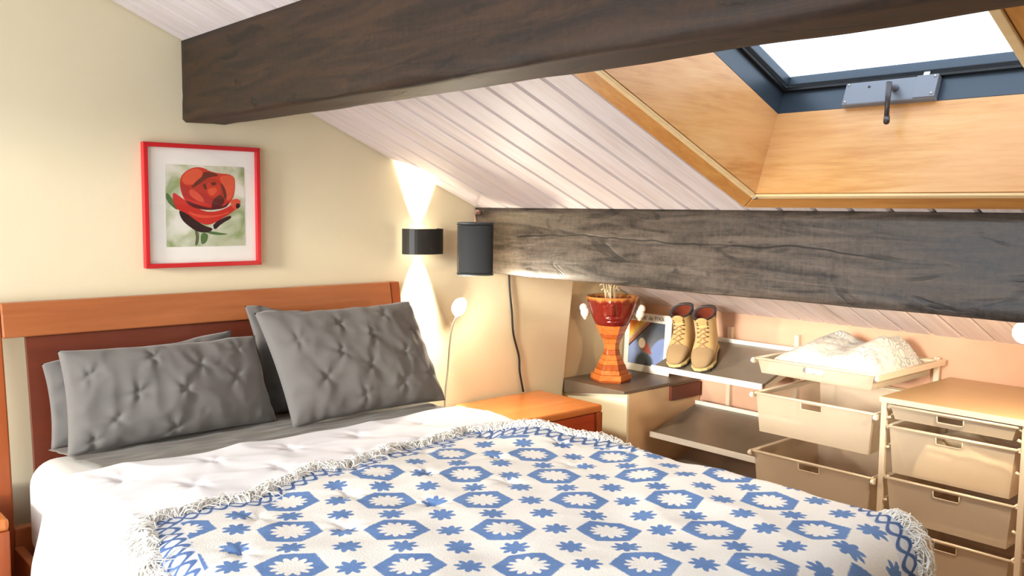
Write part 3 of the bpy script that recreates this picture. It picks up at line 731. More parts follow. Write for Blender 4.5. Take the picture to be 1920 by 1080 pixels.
MB().box(QX0, QX1, -0.0132, -0.0121, QZ0, QZ1).build('print', 'print_bg', parent=pic)
# flat printed rose, in print coordinates taken 0..1 (x right, z up)
RW, RH = QX1-QX0, QZ1-QZ0
ros = MB(); lay = [0]
def shape(pts, mi, n=2):
    pts = list(pts)
    for _ in range(n):
        q = []
        for i in range(len(pts)):
            a, b = pts[i], pts[(i+1) % len(pts)]; q += [(a[0]*0.75+b[0]*0.25, a[1]*0.75+b[1]*0.25), (a[0]*0.25+b[0]*0.75, a[1]*0.25+b[1]*0.75)]
        pts = q
    lay[0] += 1; y = -0.0133-lay[0]*0.00005
    vs = [(QX0+a*RW, y, QZ0+b*RH) for a, b in pts]; ros.add(vs, [list(range(len(vs)))], mi)
def R(pts): return [((x-258)/575, (880-y)/625) for x, y in pts]      # read off at 1080-px picture scale
shape(R([(262, 462), (262, 530), (330, 600), (345, 590), (300, 500)]), 5, 1)
shape(R([(455, 740), (480, 755), (492, 800), (478, 872), (455, 872), (468, 810)]), 6)
shape(R([(505, 745), (600, 768), (720, 786), (650, 795), (560, 785)]), 5)
shape(R([(500, 770), (560, 780), (545, 850), (500, 870)]), 5)
shape(R([(345, 590), (430, 640), (520, 720), (600, 740), (560, 775), (480, 770), (400, 710), (360, 660)]), 4)
shape(R([(590, 700), (720, 635), (735, 660), (660, 700), (600, 760)]), 4, 1)
shape(R([(300, 455), (365, 500), (450, 570), (560, 620), (690, 590), (800, 500), (800, 560), (730, 620), (650, 670), (560, 720), (480, 690), (400, 620), (320, 590)]), 0)
shape(R([(720, 520), (790, 500), (805, 560), (780, 590), (740, 590)]), 1)
shape(R([(765, 540), (800, 545), (798, 575), (768, 590)]), 4)
shape(R([(400, 600), (500, 640), (640, 640), (720, 600), (700, 630), (560, 665), (450, 650)]), 1)
shape(R([(352, 360), (420, 285), (510, 262), (600, 310), (755, 315), (765, 400), (750, 500), (690, 580), (560, 600), (440, 570), (375, 510)]), 0, 2)
shape(R([(370, 350), (430, 290), (505, 275), (530, 330), (470, 400), (390, 410)]), 1)
shape(R([(360, 370), (400, 420), (480, 400), (530, 470), (520, 540), (420, 520), (372, 480)]), 2)
shape(R([(385, 520), (450, 545), (560, 585), (680, 570), (715, 520), (700, 580), (560, 602), (440, 580)]), 3)
shape(R([(640, 330), (750, 320), (762, 400), (745, 490), (700, 540), (690, 450), (660, 380)]), 1)
shape(R([(530, 300), (600, 305), (650, 330), (560, 345), (500, 400), (430, 440), (470, 380), (520, 340)]), 3)
shape(R([(520, 370), (600, 345), (660, 385), (680, 460), (640, 540), (560, 560), (500, 500), (480, 430)]), 2)
shape(R([(540, 400), (600, 365), (650, 400), (655, 460), (610, 510), (550, 480)]), 0)
shape(R([(575, 385), (610, 375), (630, 395), (610, 405), (590, 410)]), 3)
shape(R([(520, 400), (545, 390), (555, 440), (535, 440)]), 3)
shape(R([(650, 370), (690, 430), (700, 500), (680, 520), (668, 450)]), 3)
shape(R([(560, 430), (620, 420), (630, 450), (590, 490), (560, 470)]), 1)
shape(R([(590, 520), (650, 470), (690, 520), (640, 590), (580, 590)]), 3)
shape(R([(430, 430), (500, 470), (540, 540), (480, 530), (420, 480)]), 1)
ros.build('rose_print', ['rose_red', 'rose_light', 'rose_mid', 'rose_dark', 'rose_black', 'leaf_green', 'stem_green'], parent=pic)
MB().box(PX0+fw, PX1-fw, -0.0205, -0.0185, PZ0+fw, PZ1-fw).build('glass', 'glass', parent=pic)

# ------------------------------------------------------------------ wall sconce
def emitter(name, c, s):
    g = G(name, 0.5, color=c); g.emit(c, s); M[name] = g.m
SX, SZ0, SZ1 = 1.885, 1.288, 1.405
sco = thing('wall_sconce', 'black curved wall sconce throwing light up and down beside the headboard', 'wall lamp', (SX, 0, SZ0))
hw, dp = 0.1, 0.095
arc = [(SX-hw*math.cos(PI*k/20), -0.012-dp*(math.sin(PI*k/20)**0.55)) for k in range(21)]
inn = [(SX-(hw-0.004)*math.cos(PI*k/20), -0.012-(dp-0.004)*(math.sin(PI*k/20)**0.55)) for k in range(21)]
MB().prism(arc+inn[::-1], lambda a, b, c: (a, b, c), SZ0, SZ1).build('shade', 'lamp_black', parent=sco)
MB().box(SX-0.06, SX+0.06, -0.012, -0.0005, SZ0+0.015, SZ1-0.015).build('back_plate', 'lamp_black', parent=sco, bevel=0.003)
emitter('sconce_glow', (1.0, 0.88, 0.66), 40.0)
for sgn, zz in ((1, SZ1-0.03), (-1, SZ0+0.03)):
    MB().lathe([(0.012, -0.012), (0.018, 0.0), (0.018, 0.004), (0.0, 0.006)], (SX-0.005, -0.045, zz), 16, frame=(Vector((1, 0, 0)), Vector((0, 1, 0)), Vector((0, 0, sgn)))).build('bulb', 'sconce_glow', parent=sco, smooth=True)
    d = bpy.data.lights.new('sconce_beam', 'SPOT'); d.energy = 240; d.color = (1.0, 0.90, 0.72); d.spot_size = math.radians(50); d.spot_blend = 1.0; d.shadow_soft_size = 0.012
    o = bpy.data.objects.new('sconce_beam', d); C.objects.link(o); o.parent = sco
    o.location = (-0.005, -0.040, (zz+sgn*0.012)-SZ0); o.rotation_euler = Vector((0, 0.20, sgn)).to_track_quat('-Z', 'Y').to_euler()

# ------------------------------------------------------------------ gooseneck reading lamp
rl = thing('reading_lamp', 'slim gooseneck reading lamp with a bright round head beside the pillow', 'lamp', (1.93, -0.16, 0))
MB().lathe([(0.085, 0.0), (0.085, 0.012), (0.02, 0.02), (0.008, 0.03)], (1.93, -0.16, 0), 28).build('base', 'steel', parent=rl, smooth=False, bevel=0.002)
neck = [(1.93, -0.16, 0.02), (1.93, -0.15, 0.4), (1.945, -0.13, 0.62), (1.975, -0.11, 0.74), (1.99, -0.105, 0.86), (2.0, -0.11, 0.94), (2.012, -0.125, 0.995)]
def spline(p, n=6):
    p = [Vector(a) for a in p]; out = []
    for i in range(len(p)-1):
        a, b, c, d = p[max(i-1, 0)], p[i], p[i+1], p[min(i+2, len(p)-1)]
        for k in range(n):
            t = k/n; out.append(0.5*((2*b)+(c-a)*t+(2*a-5*b+4*c-d)*t*t+(3*b-a-3*c+d)*t*t*t))
    return out+[p[-1]]
MB().tube(spline(neck), 0.0042, 8).build('neck', 'steel', parent=rl, smooth=True)
hc = Vector((2.025, -0.135, 1.04)); hd = Vector((0.22, -0.93, -0.28)).normalized(); hxv = hd.cross(Vector((0, 0, 1))).normalized(); hyv = hxv.cross(hd)
MB().lathe([(0.0, -0.034), (0.018, -0.032), (0.038, -0.018), (0.048, 0.0), (0.045, 0.001), (0.043, 0.0)], hc, 28, frame=(hxv, hyv, hd), cap=False).build('head', 'white_plastic', parent=rl, smooth=True)
emitter('led_white', (1.0, 0.89, 0.70), 640.0)
MB().lathe([(0.0428, 0.0), (0.040, 0.008), (0.028, 0.015), (0.0, 0.018)], hc, 28, frame=(hxv, hyv, hd), cap=False).build('diffuser', 'led_white', parent=rl, smooth=True)

# ------------------------------------------------------------------ loudspeaker on the beam, its cable
sp = thing('loudspeaker', 'small black rounded loudspeaker bracketed to the end of the cracked beam', 'speaker', (2.03, -0.24, 1.205))
def spk(cx, cy, ang, w, dpt, z0, z1, mat, name, par, bev=0.004):
    n = 18; front = [(-w/2*math.cos(PI*k/n), -dpt*(0.45+0.55*math.sin(PI*k/n)**0.7)) for k in range(n+1)]
    pl = front+[(w/2*0.75, dpt*0.5), (-w/2*0.75, dpt*0.5)]
    ca, sa = math.cos(ang), math.sin(ang)
    return MB().prism(pl, lambda a, b, c: (cx+a*ca-b*sa, cy+a*sa+b*ca, c), z0, z1).build(name, mat, parent=par, bevel=bev)
spk(2.05, -0.22, -0.75, 0.165, 0.085, 1.207, 1.425, 'speaker_grille', 'grille', sp)
spk(2.052, -0.216, -0.75, 0.172, 0.083, 1.426, 1.438, 'speaker_black', 'top_cap', sp, 0.003)
spk(2.052, -0.216, -0.75, 0.172, 0.083, 1.196, 1.206, 'speaker_black', 'bottom_cap', sp, 0.003)
MB().tube([(2.075, -0.19, 1.436), (2.14, -0.1, 1.465), (2.21, -0.036, 1.484)], 0.005, 8).build('bracket_arm', 'bracket_pink', parent=sp, smooth=True)
MB().box(2.205, 2.2215, -0.05, -0.02, 1.472, 1.494).build('bracket_plate', 'bracket_pink', parent=sp, bevel=0.003)
cab = [(2.44, -0.012, 1.20), (2.445, -0.012, 1.10), (2.46, -0.014, 0.98), (2.475, -0.012, 0.86), (2.515, -0.012, 0.74), (2.52, -0.014, 0.66), (2.545, -0.016, 0.551)]
co = MB().tube(spline(cab), 0.0055, 7).build('cable', 'cable_black', smooth=True); tag(co, 'black cable hanging down the wall to the nightstand', 'cable')
# ------------------------------------------------------------------ boxed-in corner shelf
cs = thing('corner_cabinet', 'boxed-in corner ledge with a worn stone top under the face vase', 'ledge', (3.2, -0.21, 0))
MB().hexa([(2.862, -0.43, 0.562), (3.515, -0.43, 0.562), (3.515, 0.028, 0.50), (2.862, 0.028, 0.50), (2.862, -0.43, 0.577), (3.515, -0.43, 0.577), (3.515, 0.028, 0.577), (2.862, 0.028, 0.577)]).build('ledge_top', 'shelf_stone', parent=cs, bevel=0.003)
MB().hexa([(2.90, -0.42, 0.0), (2.915, -0.42, 0.0), (2.915, 0.028, 0.0), (2.90, 0.028, 0.0), (2.90, -0.42, 0.558), (2.915, -0.42, 0.558), (2.915, 0.028, 0.497), (2.90, 0.028, 0.497)]).build('side_panel', 'panel_cream', parent=cs)
MB().box(2.9155, 3.515, -0.42, -0.405, 0.0, 0.558).build('front_panel', 'panel_tan', parent=cs)
MB().box(3.24, 3.50, -0.438, -0.4205, 0.478, 0.556).build('rail_and_shadow', 'cherry_panel', parent=cs, bevel=0.003)  # dark board stands for the rail and the shadow on the front panel

# ------------------------------------------------------------------ face vase on a stacked wooden foot
VX, VY, VZ = 3.035, -0.185, 0.5775
plain('vase_glaze', lin(128, 26, 20), 0.08, nscale=10, namp=0.3, spec=0.7)
g = G('vase_glaze2', 0.1, spec=0.7); x_, y_, z_ = g.xyz(g.coord('Object')); nn_ = g.noise(g.coord('Object'), 26, 3); n3 = g.noise(g.coord('Object', (1, 1, 0.4)), 40, 3)
col = g.mix(nn_, lin(88, 16, 14), lin(130, 34, 24)); rimf = (z_+(n3-0.5)*0.05).step(0.435, 0.462)
g.color(g.mix(rimf*0.85, col, lin(206, 140, 70))); M['vase_glaze2'] = g.m
wood('vase_wood', lin(172, 84, 34), lin(214, 128, 62), 'X', 1.5, 0.25, bump=0.03)
wood('vase_wood2', lin(140, 62, 26), lin(186, 98, 44), 'X', 1.5, 0.25, bump=0.03)
vase = thing('face_vase', 'red glazed face vase on a stacked wooden foot in the eaves corner', 'vase', (VX, VY, VZ))
def hexr(m, z0, z1, r0, r1, mat):
    MB().lathe([(r0, z0), (r1, z1)], (VX, VY, VZ), 6, 0.18).build('wood_ring', mat, parent=vase, bevel=0.0015)
rings = [(0.0, 0.012, 0.105, 0.112), (0.0125, 0.042, 0.112, 0.110), (0.0425, 0.066, 0.094, 0.088), (0.0665, 0.092, 0.084, 0.076), (0.0925, 0.118, 0.072, 0.063), (0.1185, 0.145, 0.060, 0.050),
         (0.1455, 0.172, 0.047, 0.042), (0.1725, 0.205, 0.041, 0.042), (0.2055, 0.23, 0.044, 0.052), (0.2305, 0.256, 0.055, 0.066), (0.2565, 0.282, 0.068, 0.078), (0.2825, 0.306, 0.080, 0.088)]
for k, (z0, z1, r0, r1) in enumerate(rings): hexr(None, z0, z1, r0, r1, 'vase_wood' if k % 3 else 'vase_wood2')
fa = math.atan2(-3.4-VY, -0.557-VX)                    # the face looks into the room
def bowl(u, v):
    th_ = 2*PI*u; z = 0.3065+0.152*v; R_ = 0.086+(0.143-0.086)*(v**0.75)
    da = (th_-fa+PI) % (2*PI)-PI; s_ = da*R_
    nose = 0.030*math.exp(-(s_/0.014)**2)*(max(0, min(1, (0.95-v)*6)))*(1 if v > 0.42 else max(0, 1-(0.42-v)/0.06))*(0.55+0.45*(1-v))
    brow = 0.004*math.exp(-((abs(s_)-0.05)/0.03)**2-((v-0.85)/0.08)**2)
    lips = 0.012*math.exp(-(s_/0.030)**2)*(math.exp(-((v-0.27)/0.05)**2)+0.9*math.exp(-((v-0.14)/0.05)**2))
    chin = 0.006*math.exp(-(s_/0.02)**2-((v-0.02)/0.06)**2)
    R_ += nose+brow+lips+chin
    return Vector((VX+R_*math.cos(th_), VY+R_*math.sin(th_), VZ+z))
bw = MB().grid(bowl, 140, 60, closed_u=True)
bw.lathe([(0.143, 0.4585), (0.140, 0.462), (0.134, 0.458), (0.125, 0.42), (0.10, 0.35), (0.0, 0.33)], (VX, VY, VZ), 48, cap=False)
bw.lathe([(0.0, 0.3066), (0.086, 0.3066)], (VX, VY, VZ), 48, cap=False)
bw.build('bowl', 'vase_glaze2', parent=vase, smooth=True)
plain('ear_white', lin(236, 222, 206), 0.5, nscale=40, namp=0.1)
side = Vector((math.cos(fa+PI/2), math.sin(fa+PI/2), 0))
for sg in (-1, 1):
    b0 = Vector((VX, VY, VZ))+side*sg*0.146; mb = MB()
    mb.sphere(b0+Vector((0, 0, 0.37)), 0.032, 12, 8, (0.8, 0.8, 1.0)).sphere(b0+Vector((0, 0, 0.395))+side*sg*0.008, 0.026, 12, 8, (0.9, 0.9, 0.9)).sphere(b0+Vector((0, 0, 0.348)), 0.016, 12, 8, (0.8, 0.8, 1.2))
    mb.build('ear', 'ear_white', parent=vase, smooth=True)
plain('wood_label', lin(236, 214, 180), 0.3)
dcam = Vector((-0.557-VX, -3.4-VY, 0)).normalized()
plain('dry_grass', lin(232, 216, 178), 0.8, nscale=30, namp=0.15)
gr = MB(); rg = random.Random(5)
for k in range(14):
    a = rg.uniform(0, 2*PI); l_ = rg.uniform(0.05, 0.08); r_ = rg.uniform(0.02, 0.05)
    b_ = Vector((VX-0.02+0.02*math.cos(a), VY+0.02*math.sin(a), VZ+0.34)); t_ = Vector((VX-0.02+r_*math.cos(a), VY+r_*math.sin(a), VZ+0.445+l_))
    pts_ = spline([b_, (b_+t_)/2+Vector((0, 0, 0.02)), t_, t_+Vector((0.025*math.cos(a), 0.025*math.sin(a), -0.008))], 4)
    gr.tube(pts_, [0.0015]*(len(pts_)//2)+[0.0045]*(len(pts_)-len(pts_)//2-1)+[0.001], 5)
go = gr.build('dried_grass', 'dry_grass', smooth=True); tag(go, 'tuft of pale dried grass standing in the face vase', 'dried plant')

# ------------------------------------------------------------------ art print leaning in the corner
g = G('print_art', 0.5); X_, Y_, Z_ = g.xyz(g.coord(uv='UVMap')); nz_ = g.noise(g.coord(uv='UVMap'), 6, 3)
base = g.mix((Y_+(nz_-0.5)*0.2).step(0.2, 1.0), lin(118, 122, 124), lin(70, 78, 88))
dx1 = X_-1.05; dy1 = Y_-0.05; cr = (dx1*dx1*1.2+dy1*dy1*0.7).pow(0.5); base = g.mix(1.0-cr.step(0.50, 0.54), base, lin(128, 146, 190))
dx2 = X_-0.1; dy2 = Y_-0.25; cr2 = (dx2*dx2+dy2*dy2*0.5).pow(0.5); base = g.mix(1.0-cr2.step(0.22, 0.27), base, lin(132, 148, 186))
dx3 = X_-0.47; dy3 = Y_-0.04; cr3 = (dx3*dx3+dy3*dy3).pow(0.5); base = g.mix(1.0-cr3.step(0.2, 0.3), base, lin(66, 72, 72))
ru = (X_-0.48)*0.78-(Y_-0.42)*0.62; rv = (X_-0.48)*0.62+(Y_-0.42)*0.78
leaf = 1.0-(rv.abs()*2.6+ru.abs()*0.95+ru*ru).step(0.28, 0.33); base = g.mix(leaf, base, lin(150, 76, 62))
l2 = 1.0-(((X_-0.38)*(X_-0.38)+(Y_-0.50)*(Y_-0.50)*0.7).pow(0.5)).step(0.085, 0.11); base = g.mix(l2, base, lin(238, 220, 188))
dg = Y_-X_*0.95-0.42; base = g.mix(dg.step(-0.05, -0.03), base, lin(44, 36, 34))
base = g.mix(dg.step(0.0, 0.01), base, g.ramp(dg+(nz_-0.5)*0.12, [(0.0, lin(200, 110, 70)), (0.06, lin(150, 110, 90)), (0.12, lin(196, 160, 130)), (0.2, lin(232, 190, 70)), (0.4, lin(214, 110, 40))]))
g.color(base); M['print_art'] = g.m
plain('paper_white', lin(238, 230, 212), 0.6)
plain('ink_grey', lin(96, 78, 66), 0.7)
pr = thing('art_print', 'white bordered abstract art print leaning on the knee wall behind the face vase', 'print', (3.38, -0.16, 0.578))
PYa, PYb, PH_ = -0.315, 0.02, 0.335
def pp(a, b, off):                                     # a: 0..1 from the far end to the near end, b: 0..1 up
    return Vector((3.372+0.02*b-off, PYb+(PYa-PYb)*a, 0.579+PH_*b))
MB().hexa([pp(0, 0, 0), pp(1, 0, 0), pp(1, 1, 0), pp(0, 1, 0), pp(0, 0, 0.006), pp(1, 0, 0.006), pp(1, 1, 0.006), pp(0, 1, 0.006)]).build('mount', 'paper_white', parent=pr)
mb = MB(); mb.uv = [(0, 0), (1, 0), (1, 1), (0, 1)]; mb.add([pp(0.1, 0.12, 0.0066), pp(0.87, 0.12, 0.0066), pp(0.87, 0.86, 0.0066), pp(0.1, 0.86, 0.0066)], [(0, 1, 2, 3)]); mb.build('image', 'print_art', parent=pr)
def text_mesh(body, name, mat, parent, org, ux, uy, size, off):
    cu = bpy.data.curves.new('t', 'FONT'); cu.body = body; cu.size = 1.0; to = bpy.data.objects.new('t', cu); C.objects.link(to)
    dg_ = bpy.context.evaluated_depsgraph_get(); me = to.evaluated_get(dg_).to_mesh()
    vs = [org+ux*(v.co.x*size)+uy*(v.co.y*size)+off for v in me.vertices]; fs = [list(p.vertices) for p in me.polygons]
    bpy.data.objects.remove(to); bpy.data.curves.remove(cu)
    mb = MB(); mb.add(vs, fs); return mb.build(name, mat, parent=parent)
uxv = (pp(1, 0, 0)-pp(0, 0, 0)).normalized(); uyv = (pp(0, 1, 0)-pp(0, 0, 0)).normalized()
text_mesh("cork 26' de FIXA", 'lettering', 'ink_grey', pr, pp(0.14, 0.895, 0.0068), uxv, uyv, 0.034, Vector((-0.0004, 0, 0)))

# ------------------------------------------------------------------ tilted shoe shelves
def shoe_shelf(y0, y1, xf, zf, xb, zb, label):
    t = thing('shoe_shelf', label, 'shelf', ((xf+xb)/2, (y0+y1)/2, zf-0.03), 'tilted shoe shelves')
    th_ = 0.012
    MB().hexa([(xf, y0, zf-th_), (xb, y0, zb-th_), (xb, y1, zb-th_), (xf, y1, zf-th_), (xf, y0, zf), (xb, y0, zb), (xb, y1, zb), (xf, y1, zf)]).build('tray', 'shoe_shelf_top', parent=t, bevel=0.002)
    MB().box(xf-0.012, xf-0.0005, y0-0.004, y1+0.004, zf-0.022, zf+0.007).build('front_lip', 'lip_white', parent=t, bevel=0.002)
    MB().box(xb+0.0005, xb+0.012, y0-0.002, y1+0.002, zb-0.012, zb+0.020).build('back_lip', 'lip_white', parent=t, bevel=0.002)
    for yy in (y0+0.004, y1-0.14):
        MB().hexa([(xf+0.03, yy, zf-0.03), (xb+0.06, yy, zb-0.05), (xb+0.06, yy+0.012, zb-0.05), (xf+0.03, yy+0.012, zf-0.03), (xf+0.03, yy, zf-0.006), (xb+0.06, yy, zb-0.0), (xb+0.06, yy+0.012, zb-0.0), (xf+0.03, yy+0.012, zf-0.006)]).build('bracket', 'beige_metal', parent=t)
    return t
SF, SB = 3.05, 3.42
shoe_shelf(-1.112, -0.462, SF, 0.694, SB, 0.808, 'tilted grey shoe shelf with a white lip carrying the hiking boots')
shoe_shelf(-1.112, -0.462, SF, 0.342, SB, 0.444, 'empty tilted grey shoe shelf below the hiking boots')
shoe_shelf(-1.112, -0.50, SF, 0.13, SB, 0.232, 'lowest tilted shoe shelf near the floor beside the mesh drawers')
for yy in (-0.62, -1.02):
    o = MB().box(3.493, 3.5195, yy-0.012, yy+0.012, 0.05, 0.88).build('wall_standard', 'beige_metal')
    tag(o, 'beige slotted upright on the knee wall ' + ('behind the hiking boots' if yy > -0.8 else 'where the shoe shelves meet the drawer rack'), 'upright', 'slotted wall uprights')

# ------------------------------------------------------------------ hiking boots
fabric('boot_tan', lin(196, 164, 108), 0.15, 0.75, 500)
fabric('boot_toe', lin(158, 132, 96), 0.15, 0.75, 500)
plain('boot_sole', lin(62, 52, 44), 0.7, nscale=30, namp=0.2)
plain('boot_midsole', lin(214, 188, 128), 0.6)
fabric('boot_collar', lin(54, 38, 30), 0.2)
fabric('boot_lining', lin(112, 50, 30), 0.2)
plain('lace', lin(176, 138, 104), 0.8); plain('eyelet', lin(50, 38, 34), 0.4, 0.4)
tilt = math.atan2(0.808-0.694, SB-SF)
def boot(yc, yaw, mir, label):
    # local: x heel->toe, y lateral, z up; toe points out of the shelf (-X world)
    hx = 3.325; base = Vector((hx, yc, 0.694+(hx-SF)*math.tan(tilt)+0.0015))
    fx = Vector((-math.cos(tilt), 0, -math.sin(tilt))); fz = Vector((-math.sin(tilt), 0, math.cos(tilt))); fy = fz.cross(fx)
    rot = Matrix.Rotation(yaw, 3, fz); fx, fy = rot @ fx, rot @ fy
    W = lambda x, y, z: base+(fx*x+fy*(y*mir)+fz*z)*1.06
    t = thing('hiking_boot', label, 'boot', tuple(base), 'pair of hiking boots')
    I = [(.285, .040), (.268, .066), (.238, .083), (.202, .095), (.172, .112), (.150, .130), (.136, .148), (.128, .166), (.124, .182), (.127, .193), (.133, .200)]
    B = [(.292, .026), (.280, .024), (.240, .024), (.185, .024), (.125, .024), (.055, .024), (.004, .028), (-.012, .060), (-.008, .105), (-.010, .160), (-.020, .214)]
    w = [.022, .042, .052, .055, .053, .049, .046, .045, .046, .049, .055]
    n = 28
    def ring(k, scale=1.0, dz=0.0):
        c = ((I[k][0]+B[k][0])/2, (I[k][1]+B[k][1])/2); h = ((I[k][0]-B[k][0])/2, (I[k][1]-B[k][1])/2); out = []
        for q in range(n):
            a = 2*PI*q/n; ca, sa = math.cos(a), math.sin(a); ca = math.copysign(abs(ca)**0.8, ca); sa = math.copysign(abs(sa)**0.8, sa)
            out.append(W(c[0]+h[0]*ca*scale, w[k]*sa*scale, c[1]+h[1]*ca*scale+dz))
        return out
    def loft(ks, name, mat, cap0=False):
        vs = []; 
        for k in ks: vs += ring(k)
        fs = [(i*n+q, i*n+(q+1) % n, (i+1)*n+(q+1) % n, (i+1)*n+q) for i in range(len(ks)-1) for q in range(n)]
        if cap0: fs.append(tuple(range(n)))
        return MB().add(vs, fs).build(name, mat, parent=t, smooth=True, sub=1)
    loft([0, 1, 2, 3], 'toe_cap', 'boot_toe', True); up_ = loft([3, 4, 5, 6, 7, 8, 9, 10], 'upper', 'boot_tan')
    r0, r1, r2, r3 = ring(9, 1.03, 0.008), ring(10, 1.05, 0.010), ring(10, 0.80, 0.004), ring(8, 0.78)
    MB().add(r0+r1+r2, [(i*n+q, i*n+(q+1) % n, (i+1)*n+(q+1) % n, (i+1)*n+q) for i in range(2) for q in range(n)]).build('collar', 'boot_collar', parent=t, smooth=True)
    MB().add(r2+r3, [(q, (q+1) % n, n+(q+1) % n, n+q) for q in range(n)] + [tuple(range(n, 2*n))]).build('lining', 'boot_lining', parent=t, smooth=True)
    # tongue standing in the collar
    def tong(u, v): a = (u-0.5)*0.052; return W(0.118+0.018*v-abs(a)*0.25, a, 0.160+0.055*v-0.010*(2*u-1)**2)
    MB().grid(tong, 9, 8).build('tongue', 'boot_tan', parent=t, smooth=True, solid=0.007)
    # outline of the sole
    out = [(-.018, .0), (-.012, .026), (.02, .036), (.08, .036), (.14, .042), (.20, .052), (.25, .046), (.285, .026), (.297, .0), (.288, -.028), (.25, -.046), (.20, -.048), (.14, -.038), (.08, -.034), (.02, -.034), (-.012, -.024)]
    MB().prism(out, lambda a, b, c: W(a, b*1.12, c), 0.012, 0.0245).build('midsole', 'boot_midsole', parent=t, bevel=0.002)
    so = MB().prism(out, lambda a, b, c: W(a, b*1.14, c), 0.006, 0.0125)
    for k in range(11):
        xx = -0.008+k*0.027
        if not 0.09 < xx < 0.125: so.prism([(xx, -.03), (xx+.016, -.03), (xx+.016, .03), (xx, .03)], lambda a, b, c: W(a, b*(1.4 if a > .13 else 1.1), c), 0.0, 0.0065)
    so.build('sole', 'boot_sole', parent=t)
    lc = MB(); ey = MB()
    for k in range(3, 10):
        ix, iz = I[k]; hw_ = 0.021
        for q_, kk in ((1, min(k+1, 10)), (-1, min(k+1, 10))):
            jx, jz = I[kk]
            if k < 7: lc.tube([W(ix+.001, -q_*hw_, iz-.004), W((ix+jx)/2+.010, 0, (iz+jz)/2+.007), W(jx+.001, q_*hw_, jz-.004)], 0.0024, 5)
        for q_ in (-1, 1): ey.sphere(W(ix-.001, q_*(hw_+.003), iz-.005), 0.0042, 8, 6)
    lc.build('laces', 'lace', parent=t, smooth=True); ey.build('eyelets', 'eyelet', parent=t, smooth=True, kind='stuff')
    return t
boot(-0.635, 0.42, 1, 'tan hiking boot with loosened laces, further from the art print')
boot(-0.495, 0.36, -1, 'tan hiking boot standing close to the art print')

# ------------------------------------------------------------------ mesh drawers
def drawer(t, x0, x1, y0, y1, z1, depth, label, taper=0.016):
    zb = z1-depth; q = taper
    ym = (y0+y1)/2; hw_, hh, hd_ = 0.048, min(0.026, depth*0.45), 0.010
    def fp(y, z): tt = (z1-z)/depth; return (x0+q*0.6*tt, y+(q*tt if y == y0 else (-q*tt if y == y1 else 0)), z)
    fr_ = MB(); za, zc = z1-hd_, z1-hd_-hh
    cols = [y0, ym-hw_, ym+hw_, y1]; rows = [zb, zc, za, z1]
    for i in range(3):                                  # front, left open at the grip slot
        for j in range(3):
            if i == 1 and j == 1: continue
            a, b, c, d = fp(cols[i], rows[j]), fp(cols[i+1], rows[j]), fp(cols[i+1], rows[j+1]), fp(cols[i], rows[j+1]); fr_.add([a, b, c, d], [(0, 1, 2, 3)])
    xb0, xb1 = x0+q*0.6, x1-q*0.6
    fr_.add([(x0, y0, z1), (x1, y0, z1), (xb1, y0+q, zb), (xb0, y0+q, zb)], [(0, 1, 2, 3)])
    fr_.add([(x0, y1, z1), (x1, y1, z1), (xb1, y1-q, zb), (xb0, y1-q, zb)], [(0, 1, 2, 3)])
    fr_.add([(x1, y0, z1), (x1, y1, z1), (xb1, y1-q, zb), (xb1, y0+q, zb)], [(0, 1, 2, 3)])
    fr_.add([(xb0, y0+q, zb), (xb1, y0+q, zb), (xb1, y1-q, zb), (xb0, y1-q, zb)], [(0, 1, 2, 3)])
    d = fr_.build('mesh_drawer', 'drawer_mesh', parent=t, label=label)
    bm = bmesh.new(); bm.from_mesh(d.data); bmesh.ops.remove_doubles(bm, verts=bm.verts, dist=1e-4); bm.to_mesh(d.data); bm.free()
    g_ = 0.004
    MB().tube([(x0-0.002, ym-hw_, za), (x0, ym-hw_, zc+g_), (x0, ym-hw_+g_, zc), (x0, ym+hw_-g_, zc), (x0, ym+hw_, zc+g_), (x0-0.002, ym+hw_, za)], 0.0022, 6).build('grip_edge', 'beige_metal', parent=d, smooth=True)
    e = 0.006
    MB().tube([(x0-e*0.3, y0-e, z1), (x0-e*0.3, y1+e, z1)], e, 8).build('front_rim', 'beige_metal', parent=d, smooth=True)
    for p_, q_ in (((x0, y0-e, z1), (x1, y0-e, z1)), ((x0, y1+e, z1), (x1, y1+e, z1)), ((x1, y0-e, z1), (x1, y1+e, z1))):
        MB().tube([p_, q_], e*0.8, 8).build('rim', 'beige_metal', parent=d, smooth=True)
    return d
DX0, DX1 = 2.856, 3.40
ytop = (-1.742, -1.208)
ru = thing('sliding_drawer_rack', 'wall-hung rack of three pulled-out beige mesh drawers beside the shoe shelves', 'drawer rack', (3.18, -1.475, 0))
drawer(ru, DX0, DX1, *ytop, 0.855, 0.064, 'shallow beige mesh drawer holding the folded bedding')
drawer(ru, DX0, DX1, *ytop, 0.700, 0.172, 'empty deep mesh drawer under the drawer of folded bedding')
drawer(ru, DX0, DX1, *ytop, 0.438, 0.18, 'empty deep mesh drawer beside the empty shoe shelf')
for z in (0.855, 0.700, 0.438):
    for ya, yb in ((-1.765, -1.752), (-1.197, -1.184)):
        r_ = MB().box(DX0-0.01, DX1+0.07, ya, yb, z-0.022, z+0.002).build('runner', 'beige_metal', parent=ru, bevel=0.002)
        MB().lathe([(0.009, -0.006), (0.009, 0.006)], (DX0-0.012, (ya+yb)/2, z-0.010), 12, frame=(Vector((1, 0, 0)), Vector((0, 0, 1)), Vector((0, 1, 0)))).build('end_cap', 'lip_white', parent=r_, bevel=0.002)
    MB().box(DX1+0.055, DX1+0.07, -1.7515, -1.1975, z-0.02, z+0.0).build('cross_bar', 'beige_metal', parent=ru)
for yy in (-1.722, -1.228):
    MB().box(3.4755, 3.4925, yy-0.012, yy+0.012, 0.0, 0.862).build('upright', 'beige_metal', parent=ru, bevel=0.002)

